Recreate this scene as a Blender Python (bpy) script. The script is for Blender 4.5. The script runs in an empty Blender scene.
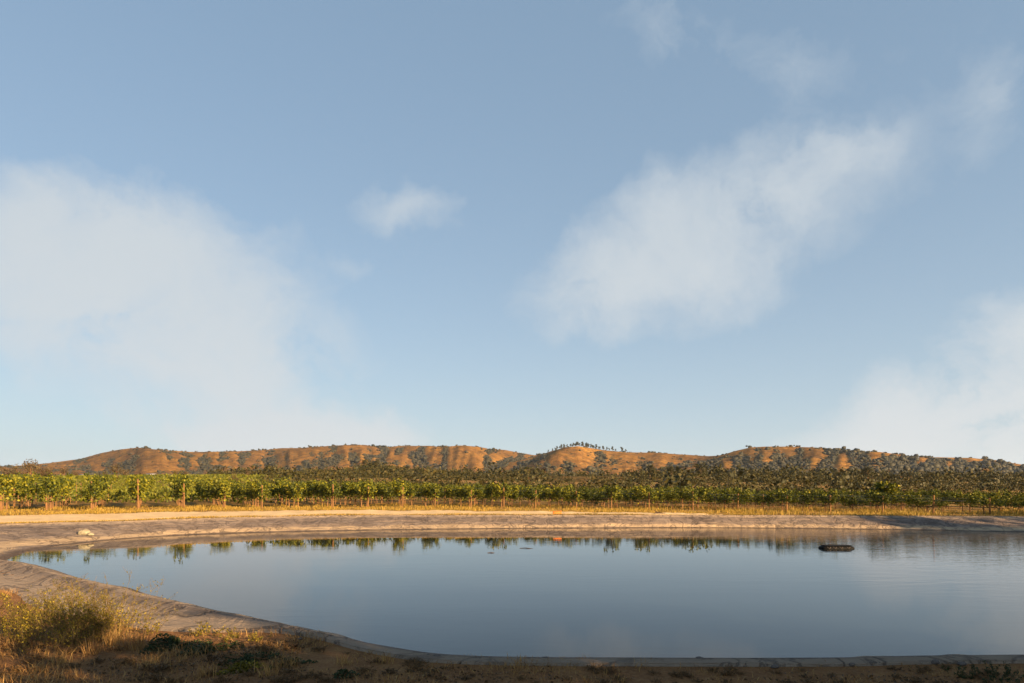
import bpy, math, random
import numpy as np
from mathutils import Vector, noise as mnoise

rng = np.random.default_rng(7)
random.seed(7)
scene = bpy.context.scene
COL = scene.collection

# ------------------------------------------------------------------ survey of the place
F = 683.0        # focal length in picture widths * 1024 (24 mm on a 36 mm sensor)
HZ = 485.0       # horizon row
EYE = 2.3        # eye height above the water
CX = 512.0
GZ = 0.6         # level of the farmland above the water
SUN_AZ = Vector((0.77, -0.64)).normalized()   # towards the sun, on the ground
SUN_EL = math.radians(16.5)
EXPO = 1.6
ROWDIR = np.array([-0.468, 0.884])

def at(px, py, z=GZ):
    """survey reading -> ground position of a point at height z"""
    D = F * (EYE - z) / (py - HZ)
    return np.array([(px - CX) / F * D, D])

# ------------------------------------------------------------------ mesh helpers
def new_obj(name, me, parent=None):
    o = bpy.data.objects.new(name, me)
    COL.objects.link(o)
    if parent is not None:
        o.parent = parent
    return o

def mesh_np(name, v, f, mat=None, smooth=False):
    """v (n,3) array, f (m,k) array with constant k (or list of such arrays)"""
    me = bpy.data.meshes.new(name)
    v = np.asarray(v, dtype=np.float32)
    fl = f if isinstance(f, list) else [f]
    fl = [np.asarray(a, dtype=np.int32) for a in fl if len(a)]
    me.vertices.add(len(v)); me.vertices.foreach_set("co", v.ravel())
    nl = sum(a.size for a in fl); nf = sum(len(a) for a in fl)
    me.loops.add(nl); me.loops.foreach_set("vertex_index", np.concatenate([a.ravel() for a in fl]))
    me.polygons.add(nf)
    tot = np.concatenate([np.full(len(a), a.shape[1], dtype=np.int32) for a in fl])
    st = np.concatenate([[0], np.cumsum(tot)[:-1]]).astype(np.int32)
    me.polygons.foreach_set("loop_start", st)
    me.polygons.foreach_set("loop_total", tot)
    if smooth:
        me.polygons.foreach_set("use_smooth", np.ones(nf, dtype=bool))
    me.update(calc_edges=True)
    me.validate()
    if mat is not None:
        me.materials.append(mat)
    return me

class MB:
    """collects shapes into one mesh"""
    def __init__(s):
        s.v = []; s.f3 = []; s.f4 = []; s.n = 0
    def add(s, v, f):
        v = np.asarray(v, dtype=float); f = np.asarray(f, dtype=int)
        s.v.append(v)
        (s.f3 if f.shape[1] == 3 else s.f4).append(f + s.n)
        s.n += len(v)
    def box(s, c, size, rz=0.0):
        x, y, z = [a / 2 for a in size]
        p = np.array([[-x,-y,-z],[x,-y,-z],[x,y,-z],[-x,y,-z],[-x,-y,z],[x,-y,z],[x,y,z],[-x,y,z]])
        ca, sa = math.cos(rz), math.sin(rz)
        p = np.stack([p[:,0]*ca - p[:,1]*sa, p[:,0]*sa + p[:,1]*ca, p[:,2]], 1) + np.array(c)
        s.add(p, [[0,3,2,1],[4,5,6,7],[0,1,5,4],[1,2,6,5],[2,3,7,6],[3,0,4,7]])
    def tube(s, pts, radii, k=6):
        pts = np.asarray(pts, dtype=float); n = len(pts)
        radii = np.broadcast_to(np.asarray(radii, dtype=float), (n,))
        t = np.gradient(pts, axis=0); t /= np.linalg.norm(t, axis=1)[:, None] + 1e-9
        ref = np.array([0.0, 0.0, 1.0]) if abs(t[0][2]) < 0.8 else np.array([1.0, 0.0, 0.0])
        a = np.cross(t, ref); a /= np.linalg.norm(a, axis=1)[:, None] + 1e-9
        b = np.cross(t, a)
        ang = np.arange(k) * 2 * math.pi / k
        ring = (pts[:, None, :] + radii[:, None, None] * (np.cos(ang)[None, :, None] * a[:, None, :] + np.sin(ang)[None, :, None] * b[:, None, :]))
        v = ring.reshape(-1, 3)
        f = []
        for i in range(n - 1):
            for j in range(k):
                j2 = (j + 1) % k
                f.append([i*k+j, i*k+j2, (i+1)*k+j2, (i+1)*k+j])
        s.add(v, f)
        for e, rev in ((0, True), (n - 1, False)):
            c = np.vstack([ring[e], pts[e][None]])
            ff = [[j, (j+1) % k, k] if not rev else [(j+1) % k, j, k] for j in range(k)]
            s.add(c, ff)
    def mesh(s, name, mat, smooth=False):
        v = np.vstack(s.v)
        fl = []
        if s.f3: fl.append(np.vstack(s.f3))
        if s.f4: fl.append(np.vstack(s.f4))
        return mesh_np(name, v, fl, mat, smooth)
    def build(s, name, mat, parent=None, smooth=False):
        return new_obj(name, s.mesh(name, mat, smooth), parent)

def leaf_cards(P, size, flat=0.0, aspect=0.75, r=None, out=None):
    """one folded leaf (two triangles, a kite) per point of P; returns verts, faces(4)"""
    r = r or rng
    n = len(P)
    d = r.normal(size=(n, 3)); d[:, 2] *= (1 - flat)
    if out is not None:
        d += out
    d /= np.linalg.norm(d, axis=1)[:, None] + 1e-9
    u = r.normal(size=(n, 3)); w = np.cross(d, u); w /= np.linalg.norm(w, axis=1)[:, None] + 1e-9
    nn = np.cross(d, w)
    L = (np.asarray(size) * r.uniform(0.6, 1.3, n))[:, None]
    tip = P + d * L * 0.55; base = P - d * L * 0.45
    a = P + w * L * aspect * 0.5 + nn * L * 0.14
    b = P - w * L * aspect * 0.5 + nn * L * 0.14
    v = np.stack([base, a, tip, b], 1).reshape(-1, 3)
    i = np.arange(n)[:, None] * 4
    return v, np.concatenate([i, i + 1, i + 2, i + 3], 1)

def blades(P, h, w, lean=0.35, r=None):
    """tapering bent grass blades: 2 quads-ish (5 verts): returns verts, quads, tris"""
    r = r or rng
    n = len(P)
    a = r.uniform(0, 2*math.pi, n); d = np.stack([np.cos(a), np.sin(a), np.zeros(n)], 1)
    b = r.uniform(0, 2*math.pi, n); s = np.stack([np.cos(b), np.sin(b), np.zeros(n)], 1)
    h = (np.asarray(h) * r.uniform(0.5, 1.35, n))[:, None]
    w = (np.asarray(w) * np.ones(n))[:, None]
    ln = (lean * r.uniform(0.1, 1.6, n))[:, None]
    up = np.array([0, 0, 1.0])
    m = P + up * h * 0.55 + d * h * ln * 0.35
    t = P + up * h * (1 - 0.25*ln) + d * h * ln * 1.0
    v = np.stack([P - s*w/2, P + s*w/2, m + s*w*0.38, m - s*w*0.38, t], 1).reshape(-1, 3)
    i = np.arange(n)[:, None] * 5
    return v, np.concatenate([i, i+1, i+2, i+3], 1), np.concatenate([i+3, i+2, i+4], 1)

def tag(o, label=None, cat=None, group=None, kind=None):
    if label: o['label'] = label
    if cat: o['category'] = cat
    if group: o['group'] = group
    if kind: o['kind'] = kind
    return o

def empty(name, loc, rz=0.0):
    o = bpy.data.objects.new(name, None); COL.objects.link(o)
    o.location = loc; o.rotation_euler = (0, 0, rz); o.empty_display_size = 0.2
    return o

def copy_tree(o, parent=None):
    c = o.copy(); COL.objects.link(c)
    if parent is not None: c.parent = parent
    for ch in list(o.children): copy_tree(ch, c)
    return c

def sines(x, y, seed, octaves=4, base=1.0, gain=0.5):
    """smooth numpy noise in about [-1,1]"""
    r = np.random.default_rng(seed)
    out = np.zeros(np.broadcast(x, y).shape); amp = 1.0; f = base; tot = 0
    for _ in range(octaves):
        for _k in range(3):
            th = r.uniform(0, 2*math.pi); ph = r.uniform(0, 2*math.pi)
            g = f * r.uniform(0.7, 1.4)
            out = out + amp/3 * np.sin(g*(x*math.cos(th) + y*math.sin(th)) + ph + 1.3*np.sin(0.6*g*(y*math.cos(th) - x*math.sin(th)) + ph*2))
        tot += amp; amp *= gain; f *= 2.03
    return out / tot * 1.6

def sstep(a, b, x):
    t = np.clip((x - a) / (b - a), 0, 1)
    return t * t * (3 - 2 * t)

# ------------------------------------------------------------------ materials
def mat_new(name):
    m = bpy.data.materials.new(name); m.use_nodes = True
    nt = m.node_tree
    for n in list(nt.nodes): nt.nodes.remove(n)
    out = nt.nodes.new('ShaderNodeOutputMaterial')
    return m, nt, out

def N(nt, t, **kw):
    n = nt.nodes.new(t)
    for k, v in kw.items():
        if k.startswith('i_'):
            n.inputs[k[2:].replace('_', ' ')].default_value = v
        else:
            setattr(n, k, v)
    return n

def ramp(nt, stops, fac=None, interp='LINEAR'):
    r = nt.nodes.new('ShaderNodeValToRGB')
    r.color_ramp.interpolation = interp
    e = r.color_ramp.elements
    while len(e) < len(stops): e.new(0.5)
    for el, (p, c) in zip(e, stops):
        el.position = p; el.color = (*c, 1) if len(c) == 3 else c
    if fac is not None: nt.links.new(fac, r.inputs[0])
    return r

def noise_tex(nt, scale, detail=5, rough=0.6, vec=None, dist=0.0):
    n = nt.nodes.new('ShaderNodeTexNoise')
    n.inputs['Scale'].default_value = scale; n.inputs['Detail'].default_value = detail
    n.inputs['Roughness'].default_value = rough; n.inputs['Distortion'].default_value = dist
    if vec is not None: nt.links.new(vec, n.inputs['Vector'])
    return n

def mixc(nt, fac, a, b):
    m = nt.nodes.new('ShaderNodeMix'); m.data_type = 'RGBA'
    for sock, val in ((m.inputs[0], fac), (m.inputs[6], a), (m.inputs[7], b)):
        if hasattr(val, 'is_output'): nt.links.new(val, sock)
        elif isinstance(val, (int, float)): sock.default_value = val
        else: sock.default_value = (*val, 1)
    return m.outputs[2]

def mathn(nt, op, a, b=None, c=None, clamp=False):
    m = nt.nodes.new('ShaderNodeMath'); m.operation = op; m.use_clamp = clamp
    for i, val in enumerate((a, b, c)):
        if val is None: continue
        if hasattr(val, 'is_output'): nt.links.new(val, m.inputs[i])
        else: m.inputs[i].default_value = val
    return m.outputs[0]

def principled(nt, out, col, rough=0.9, spec=0.2, bump=None, bstr=0.3, bdist=0.02):
    p = nt.nodes.new('ShaderNodeBsdfPrincipled')
    if hasattr(col, 'is_output'): nt.links.new(col, p.inputs['Base Color'])
    else: p.inputs['Base Color'].default_value = (*col, 1)
    p.inputs['Roughness'].default_value = rough
    p.inputs['Specular IOR Level'].default_value = spec
    if bump is not None:
        b = nt.nodes.new('ShaderNodeBump'); b.inputs['Strength'].default_value = bstr; b.inputs['Distance'].default_value = bdist
        nt.links.new(bump, b.inputs['Height']); nt.links.new(b.outputs[0], p.inputs['Normal'])
    nt.links.new(p.outputs[0], out.inputs['Surface'])
    return p

def mat_leaf(name, stops, trans=0.3, rough=0.6):
    m, nt, out = mat_new(name)
    g = nt.nodes.new('ShaderNodeNewGeometry'); oi = nt.nodes.new('ShaderNodeObjectInfo')
    f = mathn(nt, 'MULTIPLY_ADD', g.outputs['Random Per Island'], 0.75, mathn(nt, 'MULTIPLY', oi.outputs['Random'], 0.25))
    r = ramp(nt, stops, f)
    p = nt.nodes.new('ShaderNodeBsdfPrincipled')
    nt.links.new(r.outputs[0], p.inputs['Base Color']); p.inputs['Roughness'].default_value = rough
    p.inputs['Specular IOR Level'].default_value = 0.25
    t = nt.nodes.new('ShaderNodeBsdfTranslucent'); nt.links.new(r.outputs[0], t.inputs['Color'])
    mx = nt.nodes.new('ShaderNodeMixShader'); mx.inputs[0].default_value = trans
    nt.links.new(p.outputs[0], mx.inputs[1]); nt.links.new(t.outputs[0], mx.inputs[2])
    nt.links.new(mx.outputs[0], out.inputs['Surface'])
    return m

def mat_noisy(name, c1, c2, scale=8, rough=0.9, spec=0.15, bstr=0.4, bdist=0.02, detail=6):
    m, nt, out = mat_new(name)
    tc = nt.nodes.new('ShaderNodeTexCoord')
    n = noise_tex(nt, scale, detail, 0.65, tc.outputs['Object'])
    r = ramp(nt, [(0.3, c1), (0.7, c2)], n.outputs['Fac'])
    principled(nt, out, r.outputs[0], rough, spec, n.outputs['Fac'], bstr, bdist)
    return m

M_VINE = mat_leaf('vine_leaf', [(0.0, (0.016, 0.026, 0.003)), (0.4, (0.045, 0.058, 0.005)), (0.72, (0.15, 0.15, 0.009)), (1.0, (0.29, 0.235, 0.014))], 0.14)
M_VINEFAR = mat_leaf('far_vine_leaf', [(0.0, (0.08, 0.095, 0.010)), (0.6, (0.15, 0.15, 0.014)), (1.0, (0.22, 0.18, 0.025))], 0.25)
M_OAK = mat_leaf('oak_leaf', [(0.0, (0.018, 0.021, 0.006)), (0.5, (0.04, 0.038, 0.009)), (1.0, (0.088, 0.066, 0.017))], 0.15)
M_SCRUB = mat_leaf('hill_scrub_leaf', [(0.0, (0.014, 0.015, 0.009)), (0.6, (0.028, 0.026, 0.012)), (1.0, (0.055, 0.042, 0.017))], 0.0)
M_EUC = mat_leaf('eucalyptus_leaf', [(0.0, (0.04, 0.05, 0.03)), (1.0, (0.08, 0.08, 0.045))], 0.1)
M_BROWN = mat_leaf('bare_twig', [(0.0, (0.06, 0.042, 0.022)), (0.6, (0.105, 0.072, 0.032)), (1.0, (0.14, 0.105, 0.035))], 0.15)
M_DARKSHRUB = mat_leaf('dark_shrub_leaf', [(0.0, (0.022, 0.035, 0.012)), (1.0, (0.05, 0.065, 0.02))], 0.15)
M_MUSTARD = mat_leaf('mustard_leaf', [(0.0, (0.06, 0.055, 0.012)), (0.45, (0.14, 0.115, 0.016)), (0.8, (0.33, 0.25, 0.02)), (1.0, (0.52, 0.37, 0.02))], 0.3)
M_MSTEM = mat_leaf('mustard_stem', [(0.0, (0.09, 0.065, 0.022)), (1.0, (0.24, 0.15, 0.05))], 0.1)
M_DRY = mat_leaf('dry_grass_blade', [(0.0, (0.16, 0.078, 0.028)), (0.5, (0.36, 0.195, 0.065)), (1.0, (0.52, 0.33, 0.11))], 0.25)
M_FARGRASS = mat_leaf('golden_grass_blade', [(0.0, (0.15, 0.10, 0.018)), (0.5, (0.32, 0.20, 0.034)), (0.8, (0.42, 0.27, 0.05)), (1.0, (0.12, 0.12, 0.02))], 0.25)
M_WEED = mat_leaf('withered_weed_leaf', [(0.0, (0.06, 0.035, 0.018)), (0.6, (0.16, 0.088, 0.036)), (1.0, (0.28, 0.15, 0.05))], 0.2)
M_LITTER = mat_leaf('withered_leaf', [(0.0, (0.045, 0.028, 0.016)), (0.6, (0.12, 0.07, 0.033)), (1.0, (0.22, 0.13, 0.05))], 0.1)
M_BARK = mat_noisy('vine_bark', (0.11, 0.055, 0.026), (0.26, 0.14, 0.065), 30)
M_POST = mat_noisy('weathered_post_wood', (0.13, 0.062, 0.026), (0.27, 0.145, 0.06), 14)
M_WIRE = mat_noisy('galvanised_wire', (0.2, 0.18, 0.15), (0.35, 0.32, 0.28), 20, 0.5, 0.5)
M_HOSE = mat_noisy('drip_hose_rubber', (0.02, 0.02, 0.02), (0.05, 0.045, 0.04), 20, 0.6, 0.3)
M_ROCK = mat_noisy('pale_stone', (0.16, 0.13, 0.085), (0.36, 0.31, 0.21), 9, 0.9, 0.2, 0.8, 0.05)
M_PEBBLE = mat_noisy('dark_stone', (0.06, 0.05, 0.045), (0.16, 0.13, 0.11), 12)
M_BLACKPL = mat_noisy('black_plastic', (0.003, 0.003, 0.0035), (0.008, 0.008, 0.008), 9, 0.7, 0.12, 0.15)
M_GREYPL = mat_noisy('scuffed_black_deck', (0.004, 0.004, 0.0045), (0.010, 0.010, 0.011), 12, 0.8, 0.1, 0.2)
M_ROPE = mat_noisy('pale_rope', (0.10, 0.075, 0.06), (0.2, 0.16, 0.135), 30)
M_ORANGE = mat_noisy('orange_plastic', (0.62, 0.13, 0.02), (0.75, 0.2, 0.03), 6, 0.5, 0.4, 0.1)
M_WHITEW = mat_noisy('white_wall_paint', (0.42, 0.40, 0.37), (0.52, 0.5, 0.47), 2, 0.8)
M_ROOFG = mat_noisy('grey_roof', (0.25, 0.23, 0.22), (0.36, 0.33, 0.31), 3, 0.7)
M_ROOFW = mat_noisy('pale_roof', (0.24, 0.225, 0.21), (0.32, 0.30, 0.28), 3, 0.6)
M_GLASSD = mat_noisy('dark_window', (0.03, 0.035, 0.04), (0.05, 0.055, 0.06), 3, 0.15, 0.5, 0.0)
M_LOG = mat_noisy('dark_driftwood', (0.035, 0.022, 0.015), (0.09, 0.06, 0.04), 14)

# ground: dry earth with straw litter
def mat_ground():
    m, nt, out = mat_new('dry_earth')
    g = nt.nodes.new('ShaderNodeNewGeometry')
    big = noise_tex(nt, 0.22, 5, 0.6, g.outputs['Position'], 0.6)
    mid = noise_tex(nt, 2.3, 8, 0.7, g.outputs['Position'], 0.3)
    fine = noise_tex(nt, 22.0, 6, 0.75, g.outputs['Position'])
    c = ramp(nt, [(0.3, (0.15, 0.060, 0.025)), (0.5, (0.30, 0.132, 0.052)), (0.7, (0.43, 0.22, 0.08))], mid.outputs['Fac'])
    c2 = ramp(nt, [(0.25, (0.09, 0.045, 0.02)), (0.5, (0.25, 0.135, 0.055)), (0.75, (0.42, 0.25, 0.105))], fine.outputs['Fac'])
    col = mixc(nt, 0.5, c.outputs[0], c2.outputs[0])
    # farmland beyond the pond is covered with golden straw
    sep = nt.nodes.new('ShaderNodeSeparateXYZ'); nt.links.new(g.outputs['Position'], sep.inputs[0])
    far = mathn(nt, 'SMOOTH_MIN', mathn(nt, 'MULTIPLY', mathn(nt, 'SUBTRACT', sep.outputs[1], 17.0), 0.1, clamp=True), 1.0, 0.1)
    gold = ramp(nt, [(0.3, (0.16, 0.09, 0.022)), (0.5, (0.27, 0.16, 0.035)), (0.68, (0.34, 0.22, 0.06)), (0.8, (0.16, 0.125, 0.028))], big.outputs['Fac'])
    gold2 = mixc(nt, 0.4, gold.outputs[0], c2.outputs[0])
    col = mixc(nt, far, col, gold2)
    h = mathn(nt, 'ADD', mid.outputs['Fac'], mathn(nt, 'MULTIPLY', fine.outputs['Fac'], 0.5))
    principled(nt, out, col, 0.95, 0.1, h, 1.0, 0.12)
    return m
M_GROUND = mat_ground()

def mat_road():
    m, nt, out = mat_new('sandy_track')
    g = nt.nodes.new('ShaderNodeNewGeometry')
    a = noise_tex(nt, 0.8, 6, 0.65, g.outputs['Position'], 0.4)
    b = noise_tex(nt, 9.0, 6, 0.7, g.outputs['Position'])
    c = ramp(nt, [(0.3, (0.46, 0.30, 0.14)), (0.5, (0.60, 0.42, 0.225)), (0.75, (0.70, 0.52, 0.30))], a.outputs['Fac'])
    c2 = ramp(nt, [(0.3, (0.50, 0.34, 0.17)), (0.7, (0.76, 0.56, 0.32))], b.outputs['Fac'])
    principled(nt, out, mixc(nt, 0.4, c.outputs[0], c2.outputs[0]), 0.95, 0.1, b.outputs['Fac'], 0.5, 0.03)
    return m
M_ROAD = mat_road()

def mat_liner():
    """grey geotextile with dust; UV: u metres along the bank, v 0 at the water, 1 at the crest, >1 apron"""
    m, nt, out = mat_new('pond_liner')
    g = nt.nodes.new('ShaderNodeNewGeometry')
    uv = nt.nodes.new('ShaderNodeUVMap'); uv.uv_map = 'UVMap'
    sep = nt.nodes.new('ShaderNodeSeparateXYZ'); nt.links.new(uv.outputs[0], sep.inputs[0])
    u, v = sep.outputs[0], sep.outputs[1]
    mid = noise_tex(nt, 1.1, 7, 0.65, g.outputs['Position'], 0.8)
    fine = noise_tex(nt, 14.0, 6, 0.7, g.outputs['Position'])
    base = ramp(nt, [(0.3, (0.105, 0.080, 0.067)), (0.5, (0.17, 0.133, 0.112)), (0.7, (0.265, 0.208, 0.165))], mid.outputs['Fac'])
    # stretched streaks of dust running along the bank
    comb = nt.nodes.new('ShaderNodeCombineXYZ')
    nt.links.new(mathn(nt, 'MULTIPLY', u, 0.14), comb.inputs[0]); nt.links.new(mathn(nt, 'MULTIPLY', v, 7.0), comb.inputs[1])
    blot0 = noise_tex(nt, 0.5, 4, 0.7, g.outputs['Position'], 0.8)
    st = noise_tex(nt, 1.6, 5, 0.6, comb.outputs[0], 0.5)
    col = mixc(nt, ramp(nt, [(0.5, (0, 0, 0)), (0.72, (0.75, 0.75, 0.75))], st.outputs['Fac']).outputs[0], base.outputs[0], (0.38, 0.265, 0.17))
    # dried mud left by the falling water: pale band low on the slope
    vw = mathn(nt, 'ADD', v, mathn(nt, 'MULTIPLY', mathn(nt, 'SUBTRACT', st.outputs['Fac'], 0.5), 0.22))
    vw = mathn(nt, 'MULTIPLY_ADD', mathn(nt, 'SUBTRACT', blot0.outputs['Fac'], 0.5), 0.35, vw)
    band = ramp(nt, [(0.0, (0, 0, 0)), (0.05, (0.15, 0.15, 0.15)), (0.09, (0.85, 0.85, 0.85)), (0.24, (0.8, 0.8, 0.8)), (0.36, (0, 0, 0))], vw)
    col = mixc(nt, band.outputs[0], col, (0.52, 0.37, 0.22))
    wet = ramp(nt, [(0.0, (1, 1, 1)), (0.035, (1, 1, 1)), (0.07, (0, 0, 0))], v)
    col = mixc(nt, wet.outputs[0], col, (0.10, 0.07, 0.05))
    rim = ramp(nt, [(0.0, (0, 0, 0)), (0.40, (0, 0, 0)), (0.46, (0.8, 0.8, 0.8)), (0.52, (0.8, 0.8, 0.8)), (0.56, (0, 0, 0))], mathn(nt, 'MULTIPLY', v, 0.5))  # pale dusty tan along the crest; its sunlit edge put into the colour
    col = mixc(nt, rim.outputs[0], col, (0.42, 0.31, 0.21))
    apron = ramp(nt, [(0.0, (0, 0, 0)), (0.25, (0, 0, 0)), (0.5, (0.85, 0.85, 0.85)), (1.0, (0.95, 0.95, 0.95))], mathn(nt, 'SUBTRACT', v, 0.85))
    col = mixc(nt, apron.outputs[0], col, (0.37, 0.28, 0.20))
    col = mixc(nt, mathn(nt, 'MULTIPLY', fine.outputs['Fac'], 0.35), col, (0.20, 0.14, 0.105))
    # welded seams and folds running down the slope at intervals
    wob = mathn(nt, 'MULTIPLY_ADD', v, -0.7, mathn(nt, 'MULTIPLY', mid.outputs['Fac'], 0.35))
    fr = mathn(nt, 'FRACT', mathn(nt, 'MULTIPLY', mathn(nt, 'ADD', u, wob), 1/3.4))
    seam = ramp(nt, [(0.0, (0.55, 0.55, 0.55)), (0.008, (0.5, 0.5, 0.5)), (0.02, (0, 0, 0)), (1.0, (0, 0, 0))], fr)
    keep = noise_tex(nt, 0.35, 2, 0.5, g.outputs['Position'])
    gp = nt.nodes.new('ShaderNodeSeparateXYZ'); nt.links.new(g.outputs['Position'], gp.inputs[0])
    seamf = mathn(nt, 'MULTIPLY', seam.outputs[0], mathn(nt, 'GREATER_THAN', gp.outputs[1], 22.0))
    sk = mathn(nt, 'MULTIPLY', seamf, ramp(nt, [(0.52, (0, 0, 0)), (0.66, (1, 1, 1))], keep.outputs['Fac']).outputs[0])
    col = mixc(nt, sk, col, (0.07, 0.055, 0.05))
    blot = noise_tex(nt, 0.75, 3, 0.75, g.outputs['Position'], 1.2)
    col = mixc(nt, ramp(nt, [(0.62, (0, 0, 0)), (0.74, (0.75, 0.75, 0.75))], blot.outputs['Fac']).outputs[0], col, (0.10, 0.08, 0.07))
    cr = noise_tex(nt, 0.9, 5, 0.6, g.outputs['Position'], 1.5)
    crease = ramp(nt, [(0.0, (1, 1, 1)), (0.012, (0.9, 0.9, 0.9)), (0.04, (0, 0, 0))], mathn(nt, 'ABSOLUTE', mathn(nt, 'SUBTRACT', cr.outputs['Fac'], 0.5)))
    ck = mathn(nt, 'MULTIPLY', crease.outputs[0], mathn(nt, 'MULTIPLY', keep.outputs['Fac'], 1.1))
    col = mixc(nt, ck, col, (0.075, 0.058, 0.05))
    h = mathn(nt, 'ADD', mid.outputs['Fac'], mathn(nt, 'MULTIPLY', fine.outputs['Fac'], 0.3))
    h = mathn(nt, 'SUBTRACT', h, mathn(nt, 'MULTIPLY', ck, 0.35))
    h = mathn(nt, 'ADD', h, mathn(nt, 'MULTIPLY', st.outputs['Fac'], 0.7))
    principled(nt, out, col, 0.85, 0.12, h, 1.0, 0.13)
    return m
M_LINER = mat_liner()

def mat_water():
    m, nt, out = mat_new('pond_water')
    g = nt.nodes.new('ShaderNodeNewGeometry')
    mp = nt.nodes.new('ShaderNodeMapping'); mp.inputs['Scale'].default_value = (0.6, 1.7, 1.0)
    nt.links.new(g.outputs['Position'], mp.inputs[0])
    a = noise_tex(nt, 1.6, 3, 0.5, mp.outputs[0], 0.4)
    b = noise_tex(nt, 7.0, 2, 0.5, mp.outputs[0])
    # patches of ruffled and of still water
    pt = noise_tex(nt, 0.10, 2, 0.5, mp.outputs[0], 0.5)
    patch = ramp(nt, [(0.44, (0.08, 0.08, 0.08)), (0.66, (1.1, 1.1, 1.1))], pt.outputs['Fac'])
    gs = nt.nodes.new('ShaderNodeSeparateXYZ'); nt.links.new(g.outputs['Position'], gs.inputs[0])
    breeze = mathn(nt, 'MULTIPLY', mathn(nt, 'SUBTRACT', gs.outputs[0], 7.0), 0.11, clamp=True)
    pw = mathn(nt, 'MULTIPLY_ADD', breeze, 3.4, patch.outputs[0])
    h = mathn(nt, 'MULTIPLY', mathn(nt, 'ADD', a.outputs['Fac'], mathn(nt, 'MULTIPLY', b.outputs['Fac'], 0.3)), pw)
    p = nt.nodes.new('ShaderNodeBsdfPrincipled')
    p.inputs['Base Color'].default_value = (0.008, 0.012, 0.014, 1)
    p.inputs['Roughness'].default_value = 0.015; p.inputs['IOR'].default_value = 1.333
    p.inputs['Specular IOR Level'].default_value = 0.41
    bp = nt.nodes.new('ShaderNodeBump'); bp.inputs['Strength'].default_value = 0.5; bp.inputs['Distance'].default_value = 0.006
    nt.links.new(h, bp.inputs['Height']); nt.links.new(bp.outputs[0], p.inputs['Normal'])
    nt.links.new(p.outputs[0], out.inputs['Surface'])
    return m
M_WATER = mat_water()

def mat_hills():
    m, nt, out = mat_new('dry_hill_grass')
    g = nt.nodes.new('ShaderNodeNewGeometry')
    big = noise_tex(nt, 0.006, 7, 0.62, g.outputs['Position'], 1.0)
    mid = noise_tex(nt, 0.035, 6, 0.7, g.outputs['Position'], 0.5)
    spk = noise_tex(nt, 0.11, 3, 0.6, g.outputs['Position'])
    c = ramp(nt, [(0.34, (0.10, 0.054, 0.026)), (0.47, (0.18, 0.085, 0.030)), (0.58, (0.32, 0.155, 0.038)), (0.72, (0.45, 0.235, 0.056))], big.outputs['Fac'])
    c2 = ramp(nt, [(0.38, (0.06, 0.038, 0.02)), (0.5, (0.21, 0.108, 0.035)), (0.66, (0.42, 0.22, 0.054))], mid.outputs['Fac'])
    col = mixc(nt, 0.45, c.outputs[0], c2.outputs[0])
    # low chaparral too small to stand up from here
    at_ = nt.nodes.new('ShaderNodeAttribute'); at_.attribute_name = 'scrub'
    cover = mathn(nt, 'ADD', mathn(nt, 'MULTIPLY', at_.outputs['Fac'], 0.20), spk.outputs['Fac'])
    cv = ramp(nt, [(0.54, (0, 0, 0)), (0.64, (0.8, 0.8, 0.8))], cover)
    col = mixc(nt, cv.outputs[0], col, (0.085, 0.07, 0.035))
    principled(nt, out, col, 1.0, 0.0, mid.outputs['Fac'], 0.8, 14.0)
    return m
M_HILL = mat_hills()

# ------------------------------------------------------------------ pond outline
_keys = [  # crest point, water point   (clockwise from the near right)
    ((15.0, 7.0), (14.9, 8.5)),
    (tuple(at(1024, 657)), None),
    (tuple(at(830, 660)), None),
    (tuple(at(640, 660)), None),
    (tuple(at(470, 658)), None),
    (tuple(at(391, 649)), None),
    (tuple(at(317, 634)), None),
    (tuple(at(260, 620)), None),
    (tuple(at(161, 599)), None),
    (tuple(at(80, 579)), None),
    (tuple(at(40, 569)), None),
    (tuple(at(5, 560.5)), None),
    ((-14.8, 17.0), (-13.6, 18.9)),
    ((-19.0, 18.4), (-14.9, 20.2)),
    ((-24.0, 20.5), tuple(at(8, 559, 0))),
    ((-26.5, 24.0), tuple(at(20, 554, 0))),
    ((-25.0, 27.2), tuple(at(40, 549, 0))),
    ((-22.6, 29.0), tuple(at(60, 546, 0))),
    (tuple(at(60, 523)), tuple(at(84, 543, 0))),
    (tuple(at(130, 521.5)), tuple(at(130, 538.5, 0))),
    (tuple(at(200, 518.8)), tuple(at(200, 534.5, 0))),
    (tuple(at(330, 516)), tuple(at(330, 531.0, 0))),
    (tuple(at(500, 515.5)), tuple(at(500, 528.6, 0))),
    (tuple(at(700, 515.6)), tuple(at(700, 527.8, 0))),
    (tuple(at(860, 516.2)), tuple(at(860, 529.2, 0))),
    (tuple(at(1024, 517)), tuple(at(1024, 532, 0))),
    ((36.0, 33.0), (34.0, 31.0)),
    ((40.5, 26.0), (38.3, 25.3)),
    ((38.0, 16.0), (36.2, 16.8)),
    ((28.0, 9.0), (27.3, 10.6)),
]
Ck = np.array([k[0] for k in _keys], dtype=float)
tan_ = np.roll(Ck, -1, 0) - np.roll(Ck, 1, 0); tan_ /= np.linalg.norm(tan_, axis=1)[:, None]
inn = np.stack([tan_[:, 1], -tan_[:, 0]], 1)      # clockwise outline: inside is on the right
Wk = np.array([k[1] if k[1] is not None else tuple(Ck[i] + inn[i] * 1.5) for i, k in enumerate(_keys)], dtype=float)

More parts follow.
